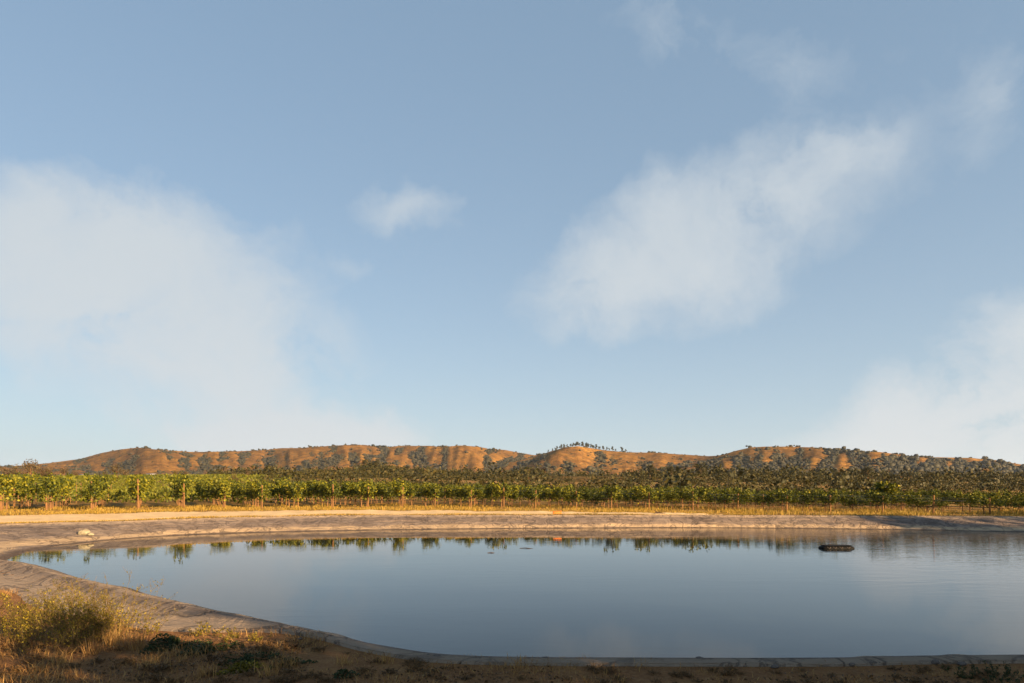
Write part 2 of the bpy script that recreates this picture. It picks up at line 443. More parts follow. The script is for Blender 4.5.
def catmull(P, per):
    P0, P1, P2, P3 = np.roll(P, 1, 0), P, np.roll(P, -1, 0), np.roll(P, -2, 0)
    t = np.linspace(0, 1, per, endpoint=False)[None, :, None]
    P0, P1, P2, P3 = [a[:, None, :] for a in (P0, P1, P2, P3)]
    q = 0.5 * ((2*P1) + (-P0 + P2)*t + (2*P0 - 5*P1 + 4*P2 - P3)*t**2 + (-P0 + 3*P1 - 3*P2 + P3)*t**3)
    return q.reshape(-1, 2)
PER = 40
C2 = catmull(Ck, PER); W2 = catmull(Wk, PER)
ns = len(C2)
_c = np.concatenate([[0], np.cumsum(np.linalg.norm(np.diff(C2, axis=0), axis=1))])
_d = C2 - W2; _d = _d / np.linalg.norm(_d, axis=1)[:, None]
W2 = W2 + _d * (0.10*sines(_c, 0*_c, 301, 5, 1.1, 0.7))[:, None]
tC = np.roll(C2, -1, 0) - np.roll(C2, 1, 0); tC /= np.linalg.norm(tC, axis=1)[:, None]
nO = np.stack([-tC[:, 1], tC[:, 0]], 1)           # outward

def sdist(X, Y, poly):
    """signed distance to the closed polygon, positive outside"""
    p = np.stack([X.ravel(), Y.ravel()], 1)
    a = poly; b = np.roll(poly, -1, 0); ab = b - a; L2 = (ab**2).sum(1)
    dmin = np.full(len(p), 1e9); inside = np.zeros(len(p), dtype=bool)
    for s in range(0, len(p), 20000):
        q = p[s:s+20000, None, :]
        t = np.clip(((q - a) * ab).sum(2) / L2, 0, 1)
        d = np.sqrt((((q - a) - t[..., None] * ab)**2).sum(2))
        dmin[s:s+20000] = d.min(1)
        c = ((a[:, 1] > q[..., 1]) != (b[:, 1] > q[..., 1])) & (q[..., 0] < (b[:, 0]-a[:, 0]) * (q[..., 1]-a[:, 1]) / (b[:, 1]-a[:, 1] + 1e-12) + a[:, 0])
        inside[s:s+20000] = c.sum(1) % 2 == 1
    return np.where(inside, -dmin, dmin).reshape(X.shape)
Cpoly = C2[::4]

def near_f(x, y):
    return 1 - sstep(16.5, 20.0, y)

def ground_z(x, y, d=None):
    x = np.asarray(x, dtype=float); y = np.asarray(y, dtype=float)
    if d is None: d = sdist(x, y, Cpoly)
    nf = near_f(x, y)
    do = np.clip(d, 0, None)
    z = GZ + 0*x
    dip = 0.02 + 0.13 * sstep(-2.0, -5.5, x)
    z = z - dip * sstep(0.0, 0.5, do) * nf + (dip + 0.06) * sstep(1.0, 6.0, do) * nf
    z = z + sstep(0.6, 2.0, do) * (0.04 * sines(x, y, 5, 3, 1.3) + 0.03 * sines(x, y, 6, 4, 5.0)) * np.where(y < 60, 1, 0)
    z = z + 4.4 * sstep(78, 270, y) * (1 - 0.45*sstep(-0.25, 0.1, x/np.maximum(y, 1.0))) + 0.6*sstep(90, 200, y)*sines(x, y, 8, 3, 0.015)
    z = np.where(d < 0, GZ - 0.03 - np.minimum(1.7 * -d, 2.2), z)
    return z

# ------------------------------------------------------------------ ground sheet
def axis(lo, hi, step, far, grow=1.16):
    a = list(np.arange(lo, hi + 1e-6, step))
    s = step; v = hi
    while v < far: s *= grow; v += s; a.append(v)
    s = step; v = lo
    while v > -far: s *= grow; v -= s; a.insert(0, v)
    return np.array(a)
gx = np.unique(np.concatenate([axis(-32, 42, 0.32, 4300), np.arange(-9, 9, 0.16)]))
gy = np.unique(np.concatenate([axis(-6, 54, 0.32, 4300), np.arange(4, 13, 0.12)]))
X, Y = np.meshgrid(gx, gy)
Zg = ground_z(X, Y)
nx, ny = len(gx), len(gy)
v = np.stack([X, Y, Zg], 2).reshape(-1, 3)
ii = (np.arange(ny-1)[:, None] * nx + np.arange(nx-1)[None, :]).ravel()[:, None]
f = np.concatenate([ii, ii+1, ii+1+nx, ii+nx], 1)
ground = new_obj('ground', mesh_np('ground', v, f, M_GROUND, True)); tag(ground, kind='structure')

# ------------------------------------------------------------------ bank (liner)
cum = np.concatenate([[0], np.cumsum(np.linalg.norm(np.diff(C2, axis=0), axis=1))])
rows = []; vv = []
ts = [-0.35, 0.0, 0.04, 0.1, 0.18, 0.28, 0.4, 0.52, 0.64, 0.76, 0.86, 0.94, 1.0]
cx_, cy_ = C2[:, 0], C2[:, 1]
nfC = near_f(cx_, cy_)
# apron beyond the crest: wide at the near left, narrow elsewhere
wA = 0.22 + nfC * (0.9 * sstep(-1.8, -5.5, cx_)) + nfC*0.10*np.sin(cum*1.7)*sstep(0, -3, cx_)
for t in ts:
    p = W2 + (C2 - W2) * t
    fold = 1 - np.abs(sines(cum*1.0 + 2.2*t, t*2.5 + 0*cum, 33, 3, 0.9))*2.2
    wrk = (sines(p[:, 0], p[:, 1], 31, 4, 1.6, 0.65) * 0.035 + 0.035*np.clip(fold, 0, 1)) * sstep(0.03, 0.25, t) * (1 - 0.6*sstep(0.85, 1.0, t))
    z = GZ * (t if t < 0 else (0.75*t + 0.25*sstep(0, 1, t))) + wrk
    rows.append(np.stack([p[:, 0], p[:, 1], np.broadcast_to(z, p[:, 0].shape)], 1)); vv.append(t)
for k in range(1, 10):
    s = k / 9
    q = C2 + nO * (wA * s)[:, None]
    d = wA * s
    zz = ground_z(q[:, 0], q[:, 1], d) + 0.03 - 0.05 * (s > 0.95)
    rows.append(np.stack([q[:, 0], q[:, 1], zz], 1)); vv.append(1 + s * 0.9)
nr = len(rows)
v = np.stack(rows, 0).reshape(-1, 3)
fi = []
for r_ in range(nr-1):
    i = np.arange(ns); j = (i + 1) % ns
    fi.append(np.stack([r_*ns+i, r_*ns+j, (r_+1)*ns+j, (r_+1)*ns+i], 1))
fi = np.vstack(fi)[:, ::-1]
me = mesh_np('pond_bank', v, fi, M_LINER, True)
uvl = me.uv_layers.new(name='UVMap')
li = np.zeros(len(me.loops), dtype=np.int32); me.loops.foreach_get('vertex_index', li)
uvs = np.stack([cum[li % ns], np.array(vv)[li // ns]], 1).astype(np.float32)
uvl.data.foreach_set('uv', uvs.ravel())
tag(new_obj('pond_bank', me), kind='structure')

# water: one sheet tucked under the liner
wv = W2 + (C2 - W2) * 0.3
wv = wv[::5]
me = bpy.data.meshes.new('water')
me.from_pydata([(x, y, 0.0) for x, y in wv][::-1], [], [list(range(len(wv)))])
me.materials.append(M_WATER)
tag(new_obj('water', me), kind='structure')

# ------------------------------------------------------------------ farm track on the far side
lo = [(-160, 526.5), (0, 523.6), (130, 520.4), (200, 518.0), (330, 515.2), (500, 514.8), (640, 515.0), (745, 515.6)]
hi = [(-160, 518), (0, 516.0), (130, 513.3), (200, 512.0), (330, 510.6), (500, 511.2), (640, 513.4), (745, 515.2)]
px = np.linspace(-160, 745, 420)
ylo = np.interp(px, *zip(*lo)); yhi = np.interp(px, *zip(*hi))
A = np.array([at(a, b) for a, b in zip(px, ylo)]); B = np.array([at(a, b) for a, b in zip(px, yhi)])
rag = lambda s: 0.16 * sines(A[:, 0]*3, 0*A[:, 0]+s, 40+s, 4, 1.0, 0.7)
K = 12; rr = []
for k in range(K+1):
    t = k / K
    p = A + (B - A) * t
    p[:, 1] += rag(1) * (1-t) + 2.2*rag(2) * t
    z = ground_z(p[:, 0], p[:, 1], np.full(len(p), 5.0))
    # wheel ruts
    z = z + 0.045 - 0.04 * (abs(t-0.5) > 0.47) - 0.018*(np.exp(-((t-0.3)/0.07)**2) + np.exp(-((t-0.66)/0.07)**2))
    rr.append(np.stack([p[:, 0], p[:, 1], z], 1))
v = np.stack(rr, 0).reshape(-1, 3); n_ = len(px)
i = np.arange(n_-1)
f = np.vstack([np.stack([r_*n_+i, r_*n_+i+1, (r_+1)*n_+i+1, (r_+1)*n_+i], 1) for r_ in range(K)])
tag(new_obj('farm_track', mesh_np('farm_track', v, f, M_ROAD, True)), kind='structure')

# ------------------------------------------------------------------ hills
HPX = np.arange(-420, 1460, 1.9)
def prof(pts): return np.interp(HPX, *zip(*pts))
L_back = prof([(-420, 470), (-200, 462), (-80, 466), (0, 467), (30, 465), (50, 463), (80, 459), (100, 453.5), (120, 449.5), (137, 447.7), (160, 450), (190, 452), (230, 451.7), (260, 450.5), (280, 448.3), (300, 448.2), (315, 447), (345, 445.2), (365, 445), (380, 447.8), (400, 446), (430, 446), (442, 447.2), (460, 445.6), (478, 446.8), (490, 449), (505, 450), (520, 453), (540, 456), (580, 458), (640, 462), (800, 470), (1460, 474)])
L_mid = prof([(-420, 484), (430, 484), (480, 472), (500, 466), (520, 461), (540, 455), (552, 451), (565, 447.6), (578, 446.3), (590, 448.0), (605, 450.5), (625, 452.5), (660, 453.2), (690, 455), (705, 456.2), (722, 457), (760, 461), (850, 470), (950, 480), (1460, 484)])
L_right = prof([(-420, 485), (620, 484), (650, 478), (680, 468), (705, 460), (722, 455.5), (735, 451), (750, 447.6), (765, 446.6), (790, 447), (815, 447.6), (830, 448.5), (850, 452), (880, 452.2), (900, 455), (915, 457.6), (940, 457.4), (970, 458), (1000, 460.5), (1012, 463), (1024, 465), (1100, 470), (1200, 466), (1460, 472)])
L_foot = prof([(-420, 477), (0, 476), (60, 477), (150, 479), (230, 479), (270, 477), (310, 475.5), (340, 472.5), (360, 467.5), (374, 465.8), (390, 468), (410, 470.5), (450, 473.5), (500, 476), (540, 477), (565, 475.5), (600, 476.5), (640, 480), (680, 480), (720, 480), (760, 479), (800, 479.5), (850, 480), (900, 482), (950, 486), (1024, 489), (1460, 490)]) + np.interp(HPX, [240, 330, 350, 400, 430, 600, 640], [3.0, 5.0, 3.0, 3.0, 6.5, 7.0, 8.0])
HD = np.concatenate([np.linspace(240, 900, 70), np.linspace(915, 3400, 150)])
U, D_ = np.meshgrid((HPX - CX) / F, HD)
PXg = np.broadcast_to(HPX, U.shape)
XH = U * D_; YH = D_
def layer(profile, Dr, run, seed, spur, backrun):
    ridge = (HZ - profile) / F * Dr + EYE
    fan = sines(PXg*0.018, D_*0.0005, seed+5, 2, 1.0)            # gullies slant and fork instead of running straight down
    q = (Dr - D_) / run
    w = sines(PXg*0.034 + 2.6*fan*q, q*1.2, seed, 3, 1.0, 0.6)
    w2 = sines(PXg*0.15 - 3.0*fan*q, q*3.0, seed+1, 3, 1.0, 0.6)
    front = np.clip((D_ - (Dr - run)) / run, 0, 1)
    t = np.clip(front + (0.9*w + 0.22*w2) * spur * np.sin(front*math.pi)**0.8, 0, 1)
    shape = np.where(D_ < Dr, np.sin(t*math.pi/2)**1.25, np.cos(np.clip((D_ - Dr) / backrun, 0, 1)*math.pi/2))
    h = ridge[None, :] * shape
    return np.where(D_ < Dr, np.minimum(h, EYE + (ridge[None, :] - EYE) * D_ / Dr * 0.985 + 0.015*h), h)
hb = layer(L_back, 2750, 1250, 11, 0.20, 700)
hm = layer(L_mid, 2150, 850, 21, 0.17, 700)
hr = layer(L_right, 1850, 850, 35, 0.14, 900)
hf = layer(L_foot, 640, 330, 41, 0.10, 500)
stack = np.stack([hb, hm, hr, hf])
k_ = 0.22
HZH = np.log(np.exp(np.clip(stack*k_, -50, 600) - (stack*k_).max(0)).sum(0)) / k_ + stack.max(0)
HZH = HZH + sstep(300, 1500, D_) * (0.9 * sines(XH, YH, 51, 4, 0.02)) + 0.25*sines(XH, YH, 52, 3, 0.08)
HZH = HZH - 5 * (1 - sstep(240, 330, D_))
which = np.argmax(stack, 0)
nD, nU = U.shape
v = np.stack([XH, YH, HZH], 2).reshape(-1, 3)
ii = (np.arange(nD-1)[:, None]*nU + np.arange(nU-1)[None, :]).ravel()[:, None]
f = np.concatenate([ii, ii+1, ii+1+nU, ii+nU], 1)
me = mesh_np('hills', v, f, M_HILL, True)
# where the scrub grows: gullies, lower slopes, broad patches
def lap(Z):
    k = 7
    ker = np.ones(2*k+1)/(2*k+1)
    return np.apply_along_axis(lambda a: np.convolve(a, ker, 'same'), 1, Z) - Z
gul = np.clip(lap(HZH) / 2.5, -1.5, 1.5)
patch = sines(XH, YH, 61, 4, 0.011)
ridge_l = np.stack([(HZ - L)/F*d + EYE for L, d in ((L_back, 2750), (L_mid, 2150), (L_right, 1850), (L_foot, 640))])
hfrac = np.clip(HZH / np.take_along_axis(np.broadcast_to(ridge_l[:, None, :], stack.shape), which[None], 0)[0], 0, 1.05)
fine_p = sines(XH, YH, 63, 3, 0.03)
dens = 1.0*gul + 0.7*patch + 0.45*fine_p - 0.02 - 1.5*(hfrac - 0.55) - 0.8*sstep(0.86, 0.97, hfrac)
dens = np.where((which == 0) & (PXg < 380), dens - 0.4*gul + 0.35*fine_p + 0.1, dens)
dens = np.where(which == 2, dens + 0.8 - 1.1*sstep(0.74, 0.92, hfrac), dens)
dens = np.where(which == 3, 1.0 + 0.5*patch, dens)
dens = np.where((which == 0) & (PXg > 390) & (PXg < 540), dens - 0.35 + 0.6*gul, dens)
dens = np.clip(dens, 0, 1)
at_ = me.attributes.new('scrub', 'FLOAT', 'POINT'); at_.data.foreach_set('value', dens.ravel().astype(np.float32))
hills = new_obj('hills', me); tag(hills, kind='structure')

def hill_z(px_, D):
    """height of the hills mesh, bilinear"""
    i = np.clip((px_ - HPX[0]) / (HPX[1] - HPX[0]), 0, nU - 1.001); j = np.clip(np.interp(D, HD, np.arange(nD)), 0, nD - 1.001)
    i0 = i.astype(int); j0 = j.astype(int); a = i - i0; b = j - j0
    g = lambda Z: (Z[j0, i0]*(1-a) + Z[j0, i0+1]*a)*(1-b) + (Z[j0+1, i0]*(1-a) + Z[j0+1, i0+1]*a)*b
    return g(HZH), g(dens)

def land_z(x, y):
    px_ = CX + F * x / y
    hz, _ = hill_z(px_, y)
    return np.maximum(np.where(y > 245, hz, -9), ground_z(x, y, np.full(np.shape(x), 50.0)))

# visible hill points only (a point is seen if nothing nearer on its bearing stands higher)
tanv = (HZH - EYE) / D_
vis = tanv >= np.maximum.accumulate(tanv, 0) - 0.0012

ico = []
def icosa():
    p = (1 + 5**0.5) / 2
    V = np.array([[-1,p,0],[1,p,0],[-1,-p,0],[1,-p,0],[0,-1,p],[0,1,p],[0,-1,-p],[0,1,-p],[p,0,-1],[p,0,1],[-p,0,-1],[-p,0,1]], dtype=float)
    V /= np.linalg.norm(V[0])
    Fc = np.array([[0,11,5],[0,5,1],[0,1,7],[0,7,10],[0,10,11],[1,5,9],[5,11,4],[11,10,2],[10,7,6],[7,1,8],[3,9,4],[3,4,2],[3,2,6],[3,6,8],[3,8,9],[4,9,5],[2,4,11],[6,2,10],[8,6,7],[9,8,1]])
    return V, Fc
IV, IF = icosa()

def clumps(P, R, squash=0.8, rough=0.28):
    n = len(P)
    v = IV[None] * (1 + rng.uniform(-rough, rough, (n, 12, 1)))
    v = v * R[:, None, None]; v[..., 2] *= squash
    a = rng.uniform(0, 6.28, n); ca, sa = np.cos(a)[:, None], np.sin(a)[:, None]
    x = v[..., 0]*ca - v[..., 1]*sa; y = v[..., 0]*sa + v[..., 1]*ca
    v = np.stack([x, y, v[..., 2]], 2) + P[:, None, :]
    f = IF[None] + (np.arange(n)*12)[:, None, None]
    return v.reshape(-1, 3), f.reshape(-1, 3)

# hillside scrub and far oaks, one mass
cand = np.argwhere(vis & (D_ > 800) & (PXg > -60) & (PXg < 1090))
wgt = dens[cand[:, 0], cand[:, 1]]**2.6 * 1.0 + 0.006
wgt = wgt * (np.gradient(HD)[cand[:, 0]] * D_[cand[:, 0], cand[:, 1]])       # per area on the ground
pick = rng.choice(len(cand), 16000, p=wgt/wgt.sum())
cj = cand[pick]
pxs = HPX[cj[:, 1]] + rng.uniform(-1, 1, len(cj)); Ds = HD[cj[:, 0]] + rng.uniform(-8, 8, len(cj))
hz, _ = hill_z(pxs, Ds)
R = rng.gamma(2.2, 0.9, len(cj)) + 0.6
P = np.stack([(pxs-CX)/F*Ds, Ds, hz + R*0.35], 1)
P2 = P + rng.normal(size=P.shape) * R[:, None] * np.array([0.8, 0.8, 0.25])
P3 = P + rng.normal(size=P.shape) * R[:, None] * np.array([1.0, 1.0, 0.25])
v1, f1 = clumps(np.vstack([P, P2, P3]), np.concatenate([R, R*0.75, R*0.6]))
tag(new_obj('hill_scrub', mesh_np('hill_scrub', v1, f1, M_SCRUB)), 'dark oaks and scrub scattered over the golden hillsides', 'scrub', kind='stuff')

# oaks of the foothills: leafy crowns, one mass
def leafy_crowns(P, R, per, leaf, squash=0.8):
    n = len(P)
    d = rng.normal(size=(n, per, 3)); d /= np.linalg.norm(d, axis=2)[..., None]
    lump = 1 + 0.22*np.sin(d[..., 0]*4 + rng.uniform(0, 6, (n, 1))) + 0.22*np.sin(d[..., 1]*5 + rng.uniform(0, 6, (n, 1)))
    rad = R[:, None] * lump * rng.uniform(0.55, 1.0, (n, per))**0.6
    q = d * rad[..., None]; q[..., 2] *= squash
    q = q + P[:, None, :]
    return leaf_cards(q.reshape(-1, 3), np.repeat(R, per) * leaf, 0.0, 0.9, out=d.reshape(-1, 3)*0.3)
no = 4300
pxs = rng.uniform(215, 1060, no*2); Ds = 98 + 590 * rng.uniform(0, 1, no*2)**1.5
xs = (pxs - CX)/F*Ds
keep = (sines(xs, Ds, 71, 3, 0.03) + 0.95 > rng.uniform(0, 1.0, no*2))
keep &= ~((pxs > 545) & (pxs < 625) & (Ds > 250) & (Ds < 470) & (rng.uniform(0, 1, no*2) < 0.85))
keep &= ~((pxs < 262) & (Ds < 270))
pxs, Ds, xs = pxs[keep][:no], Ds[keep][:no], xs[keep][:no]
R = (rng.gamma(3.5, 0.45, len(xs)) + 0.5) * (0.42 + 0.80*sstep(95, 450, Ds))
zs = land_z(xs, Ds)
P = np.stack([xs, Ds, zs + R*0.45], 1)
v1, f1 = leafy_crowns(P, R, 70, 0.30)
tag(new_obj('oak_woodland', mesh_np('oak_woodland', v1, f1, M_OAK)), 'low olive brown oak woodland covering the foothills behind the vines', 'woodland', kind='stuff')

# ------------------------------------------------------------------ trees built one by one
def make_tree(name, h, crown_r, crown_h, leaves, leaf, mat, seed, lobes=7, trunk_r=0.18, parts=True):
    r = np.random.default_rng(seed)
    t = empty(name, (0, 0, 0))
    mb = MB()
    lean = r.normal(size=2) * 0.04 * h
    zc = h - crown_h * 0.5
    top = np.array([lean[0], lean[1], zc + crown_h*0.2])
    mb.tube([(0, 0, -0.3), (lean[0]*0.3, lean[1]*0.3, zc*0.5), top], [trunk_r, trunk_r*0.75, trunk_r*0.3], 7)
    cents = []
    for k in range(lobes):
        a = r.uniform(0, 6.28); rr_ = crown_r * r.uniform(0.15, 0.72); zz = zc + crown_h * r.uniform(-0.36, 0.36)
        c = np.array([math.cos(a)*rr_ + lean[0], math.sin(a)*rr_ + lean[1], zz]); cents.append(c)
        st = np.array([lean[0]*0.4, lean[1]*0.4, max(zc - crown_h*0.4, h*0.2)])
        mb.tube([st, (st + c)/2 + r.normal(size=3)*0.08*h*0.3, c], [trunk_r*0.45, trunk_r*0.3, trunk_r*0.1], 5)
    mb.build('trunk', M_BARK, t)
    cents = np.array(cents); ci = r.integers(0, lobes, leaves)
    d = r.normal(size=(leaves, 3)); d /= np.linalg.norm(d, axis=1)[:, None]
    lr = (crown_r * r.uniform(0.35, 0.6, lobes))[ci]
    q = cents[ci] + d * (lr * r.uniform(0.2, 1.0, leaves)**0.5)[:, None] * np.array([1, 1, min(1.3, crown_h/(2*crown_r) + 0.2)])
    v_, f_ = leaf_cards(q, leaf, 0.0, 0.8, r, d*0.4)
    new_obj('crown', mesh_np('crown', v_, f_, mat), t)
    return t

def place(o, px_, D, s=1.0, rz=None, sz=None):
    x = (px_ - CX)/F*D
    z = float(land_z(np.array([x]), np.array([float(D)]))[0])
    o.location = (x, D, z - 0.05*s); o.rotation_euler = (0, 0, random.uniform(0, 6.28) if rz is None else rz)
    o.scale = (s, s, sz or s)
    return o

ORD = ['first', 'second', 'third', 'fourth', 'fifth', 'sixth', 'seventh', 'eighth', 'ninth', 'tenth', 'eleventh', 'twelfth', 'thirteenth', 'fourteenth', 'fifteenth', 'sixteenth', 'seventeenth', 'eighteenth', 'nineteenth', 'twentieth', 'twenty-first', 'twenty-second', 'twenty-third', 'twenty-fourth', 'twenty-fifth', 'twenty-sixth', 'twenty-seventh', 'twenty-eighth', 'twenty-ninth', 'thirtieth', 'thirty-first', 'thirty-second', 'thirty-third', 'thirty-fourth', 'thirty-fifth', 'thirty-sixth']

# eucalyptus along the crest of the middle hill
eu = [make_tree('eucalyptus_tree', 15, 3.8, 11, 520, 1.5, M_EUC, 100+k, 6, 0.35) for k in range(3)]
euspots = [(548, .55), (552, .6), (557, .8), (560, .75), (564, .85), (567, .7), (570, .8), (573, .9), (576, 1.0), (579, .8), (582, 1.1), (585, 1.05), (588, .8), (591, .9), (594, .7), (596, 1.0), (600, .75), (603, .9), (606, .8), (609, .65), (612, 1.0), (615, .6), (622, 1.15), (625.5, .7), (555, .6), (562, .95), (575, .7), (583.5, .85), (587, .95), (598, .65), (578, 1.05), (593, .8), (572, .6), (586, .7)]
euspots.sort()
for k, (p_, s) in enumerate(euspots):
    o = eu[k] if k < 3 else copy_tree(eu[k % 3])
    x = (p_-CX)/F*2150
    hz, _ = hill_z(np.array([p_]), np.array([2150.0]))
    o.location = (x, 2150 - 8, float(hz[0]) - 1.0); o.rotation_euler = (0, 0, random.uniform(0, 6.28)); o.scale = (s*1.25, s*1.25, s*1.0)
    side = 'stunted' if s < 0.7 else ('tall' if s >= 1 else 'mid-height')
    tag(o, f'{side} dark tree on the hilltop skyline, {ORD[k]} from the left', 'tree', 'trees along the hilltop crest')

# brown, thinly leaved trees behind the left of the vineyard
br = [make_tree('brown_tree', 6, 3.1, 4.6, 520, 0.42, M_BROWN, 200+k, 9, 0.16) for k in range(3)]
brs = [(-8, 190, 1.15), (6, 200, 1.0), (18, 180, 1.05), (30, 185, 1.3), (41, 195, 1.1), (52, 190, .9), (64, 230, .85), (74, 240, .7), (104, 200, .65), (117, 190, 1.0), (123, 215, .9), (158, 240, .55), (176, 250, .7), (186, 260, .8), (234, 150, .62), (247, 210, .6)]
where = ['at the very left edge of the view', 'behind the leftmost vines', 'behind the leafy left vine rows', 'with the tallest crown above the left vines', 'right of the tallest brown tree', 'before the foot of the left hill', 'left of the small pale farmhouse', 'low beside the small pale farmhouse', 'short, left of the broad dark one', 'broad and dark between the two white farmhouses', 'behind the broad dark brown tree', 'low beyond the far field', 'beyond the far field, left of the pair', 'rounded at the end of the far field', 'small and round behind the vine row posts', 'low, right of the small round one']
for k, (p_, D, s) in enumerate(brs):
    o = br[k] if k < 3 else copy_tree(br[k % 3])
    place(o, p_, D, s*0.72)
    tag(o, f'brown thinly leaved tree {where[k]}', 'tree', 'brown trees beyond the vineyard')

# green tree showing over the right of the vineyard
gt = make_tree('green_tree', 2.05, 0.9, 1.5, 700, 0.26, M_VINE, 301, 7, 0.09)
place(gt, 885, 50, 0.9); tag(gt, 'bushy green tree rising above the vine tops on the right', 'tree')
# dark oaks that stand out from the foothill woodland
ok = [make_tree('oak_tree', 6, 3.2, 4.6, 700, 0.5, M_OAK, 330+k, 8, 0.2) for k in range(3)]
oks = [(268, 300, 1.0, 'dark oak standing alone left of the round wooded knoll'), (366, 560, 1.3, 'oak on the top of the round wooded knoll'), (376, 560, 1.2, 'oak just right of the knoll top'), (650, 330, 1.0, 'dark oak below the shaded hill gully'), (672, 300, .9, 'spreading oak below the golden clearing'), (701, 320, 1.1, 'broad oak right of the golden clearing'), (868, 300, .9, 'dark oak in the scrub at the foot of the right hill'), (838, 260, .6, 'low dark oak beside the golden opening in the scrub'), (930, 230, .6, 'small dark oak before the right hill'), (985, 180, .5, 'small oak behind the vines near the right edge')]
for k, (p_, D, s, lab) in enumerate(oks):
    o = ok[k] if k < 3 else copy_tree(ok[k % 3])
    place(o, p_, D, s); tag(o, lab, 'tree', 'oaks on the foothills')

# shade trees behind and to the right of the photographer, and right of the pond: they throw the long shadows
sh = [make_tree('shade_oak', 4.8, 2.1, 3.9, 2300, 0.30, M_OAK, 400+k, 13, 0.2) for k in range(2)] + [make_tree('shade_oak', 4.8, 2.1, 3.9, 1300, 0.26, M_OAK, 410, 13, 0.2)]
def na(n, a): return (0.64*n + 0.77*a, 0.77*n - 0.64*a)     # n across, a along the sun's bearing
shs = [(*na(0.6, 10), .85, 1.1), (*na(2.1, 9.6), .85, 1.06), (*na(3.3, 9.8), .7, 1.0), (*na(4.4, 8.6), .5, .95), (*na(5.6, 10), 1.0, 1.22), (*na(7.0, 10.2), 1.05, 1.2), (*na(8.4, 10), 1.05, 1.2), (*na(10, 10.5), 1.05, 1.25),
       (*na(41.2, 20), .75, 1.95), (*na(42.9, 21.5), .95, 1.75), (*na(45.2, 20), 1.1, 1.75), (*na(47.6, 20), 1.25, 1.7), (*na(50.5, 21), 1.4, 1.75)]
for k, (x, y, s, sz) in enumerate(shs):
    o = sh[k] if k < 2 else copy_tree(sh[k % 2]) if k < 9 else sh[2] if k == 9 else copy_tree(sh[2])
    o.location = (x, y, float(ground_z(np.array([x]), np.array([y]))[0]) - 0.05); o.rotation_euler = (0, 0, random.uniform(0, 6.28)); o.scale = (s, s, sz)
    g_ = k < 9
    tag(o, 'round oak in the line that shades the near shore' if g_ else 'round oak in the line that shades the right bank', 'tree',
        'oaks behind the near shore' if g_ else 'oaks right of the pond')

# ------------------------------------------------------------------ houses far left
def house(loc, rz, w, d, h, roofm, label, nwin):
    t = empty('farmhouse', loc, rz); t.scale = (0.8, 0.8, 0.75)
    mb = MB(); mb.box((0, 0, h/2 - 0.2), (w, d, h + 0.4)); 
    # gable ends
    for s in (-1, 1):
        xg = s*(w/2 - 0.003)
        mb.add([(xg, -d/2, h), (xg, d/2, h), (xg, 0, h + d*0.3)], [[0, 1, 2]])
    mb.build('wall', M_WHITEW, t)
    rf = MB(); ov = 0.4; th = 0.18
    for s in (-1, 1):
        e = np.array([0, s*(d/2 + ov), h - ov*0.6]); r_ = np.array([0, -s*0.0, h + d*0.3])
        nrm = np.array([0, s*0.51, 0.86]) * th
        pts = []
        for xx in (-w/2 - ov, w/2 + ov):
            for b_ in (e, r_):
                pts.append(b_ + np.array([xx, 0, 0.02])); pts.append(b_ + nrm + np.array([xx, 0, 0.02]))
        pts = np.array(pts)
        rf.add(pts, [[0, 2, 3, 1], [4, 5, 7, 6], [0, 1, 5, 4], [2, 6, 7, 3], [1, 3, 7, 5], [0, 4, 6, 2]])
    rf.build('roof', roofm, t)
    for k in range(nwin):
        xw = -w/2 + w*(k + 0.7)/(nwin + 0.6)
        wm = MB(); wm.box((xw, -d/2 - 0.02, h*0.55), (w*0.12, 0.06, h*0.4)); wm.build('window', M_GLASSD, t)
    dm = MB(); dm.box((w*0.32, -d/2 - 0.02, h*0.36), (0.95, 0.06, h*0.74)); dm.build('door', M_POST, t)
    tag(t, label, 'house', 'farm buildings far left')
def hplace(p_, D):
    x = (p_-CX)/F*D
    return (x, D, float(land_z(np.array([x]), np.array([float(D)]))[0]) + 0.1)
house(hplace(82.5, 300), 0.2, 2.8, 3.0, 1.7, M_ROOFW, 'tiny white farmhouse nearest the left, beside the leftmost roadside end post', 1)
house(hplace(126.5, 300), -0.1, 3.0, 3.2, 1.5, M_ROOFW, 'low white farmhouse with a pale roof between two brown trees', 3)
house(hplace(151, 300), 0.3, 4.4, 3.8, 1.7, M_ROOFG, 'larger grey roofed farmhouse behind the vines, right of the low white one', 3)

# ------------------------------------------------------------------ vineyard
def vine_leaves(seed, n=560, h0=0.80, h1=1.58, L=1.5):
    r = np.random.default_rng(seed)
    shoots = 9
    sy = r.uniform(-L/2, L/2, shoots); sx = r.normal(size=shoots)*0.06
    dx = r.normal(size=shoots)*0.24; dy = r.normal(size=shoots)*0.22; sh_ = r.uniform(0.4, 1.3, shoots)
    k = r.integers(0, shoots, n); t = r.uniform(0, 1, n)**0.85
    x = sx[k] + dx[k]*t*1.25 + r.normal(size=n)*(0.15 - 0.07*t)
    y = sy[k] + dy[k]*t + r.normal(size=n)*(0.17 - 0.09*t)
    z = h0 + 0.12 + (h1 - h0)*t*sh_[k] + r.normal(size=n)*0.07
    # some shoots hang down
    hang = r.uniform(size=n) < 0.07
    z = np.where(hang, h0 + r.uniform(-0.3, 0.1, n), z); x = np.where(hang, r.normal(size=n)*0.2, x)
    return leaf_cards(np.stack([x, y, z], 1), 0.125, 0.1, 0.95, r)

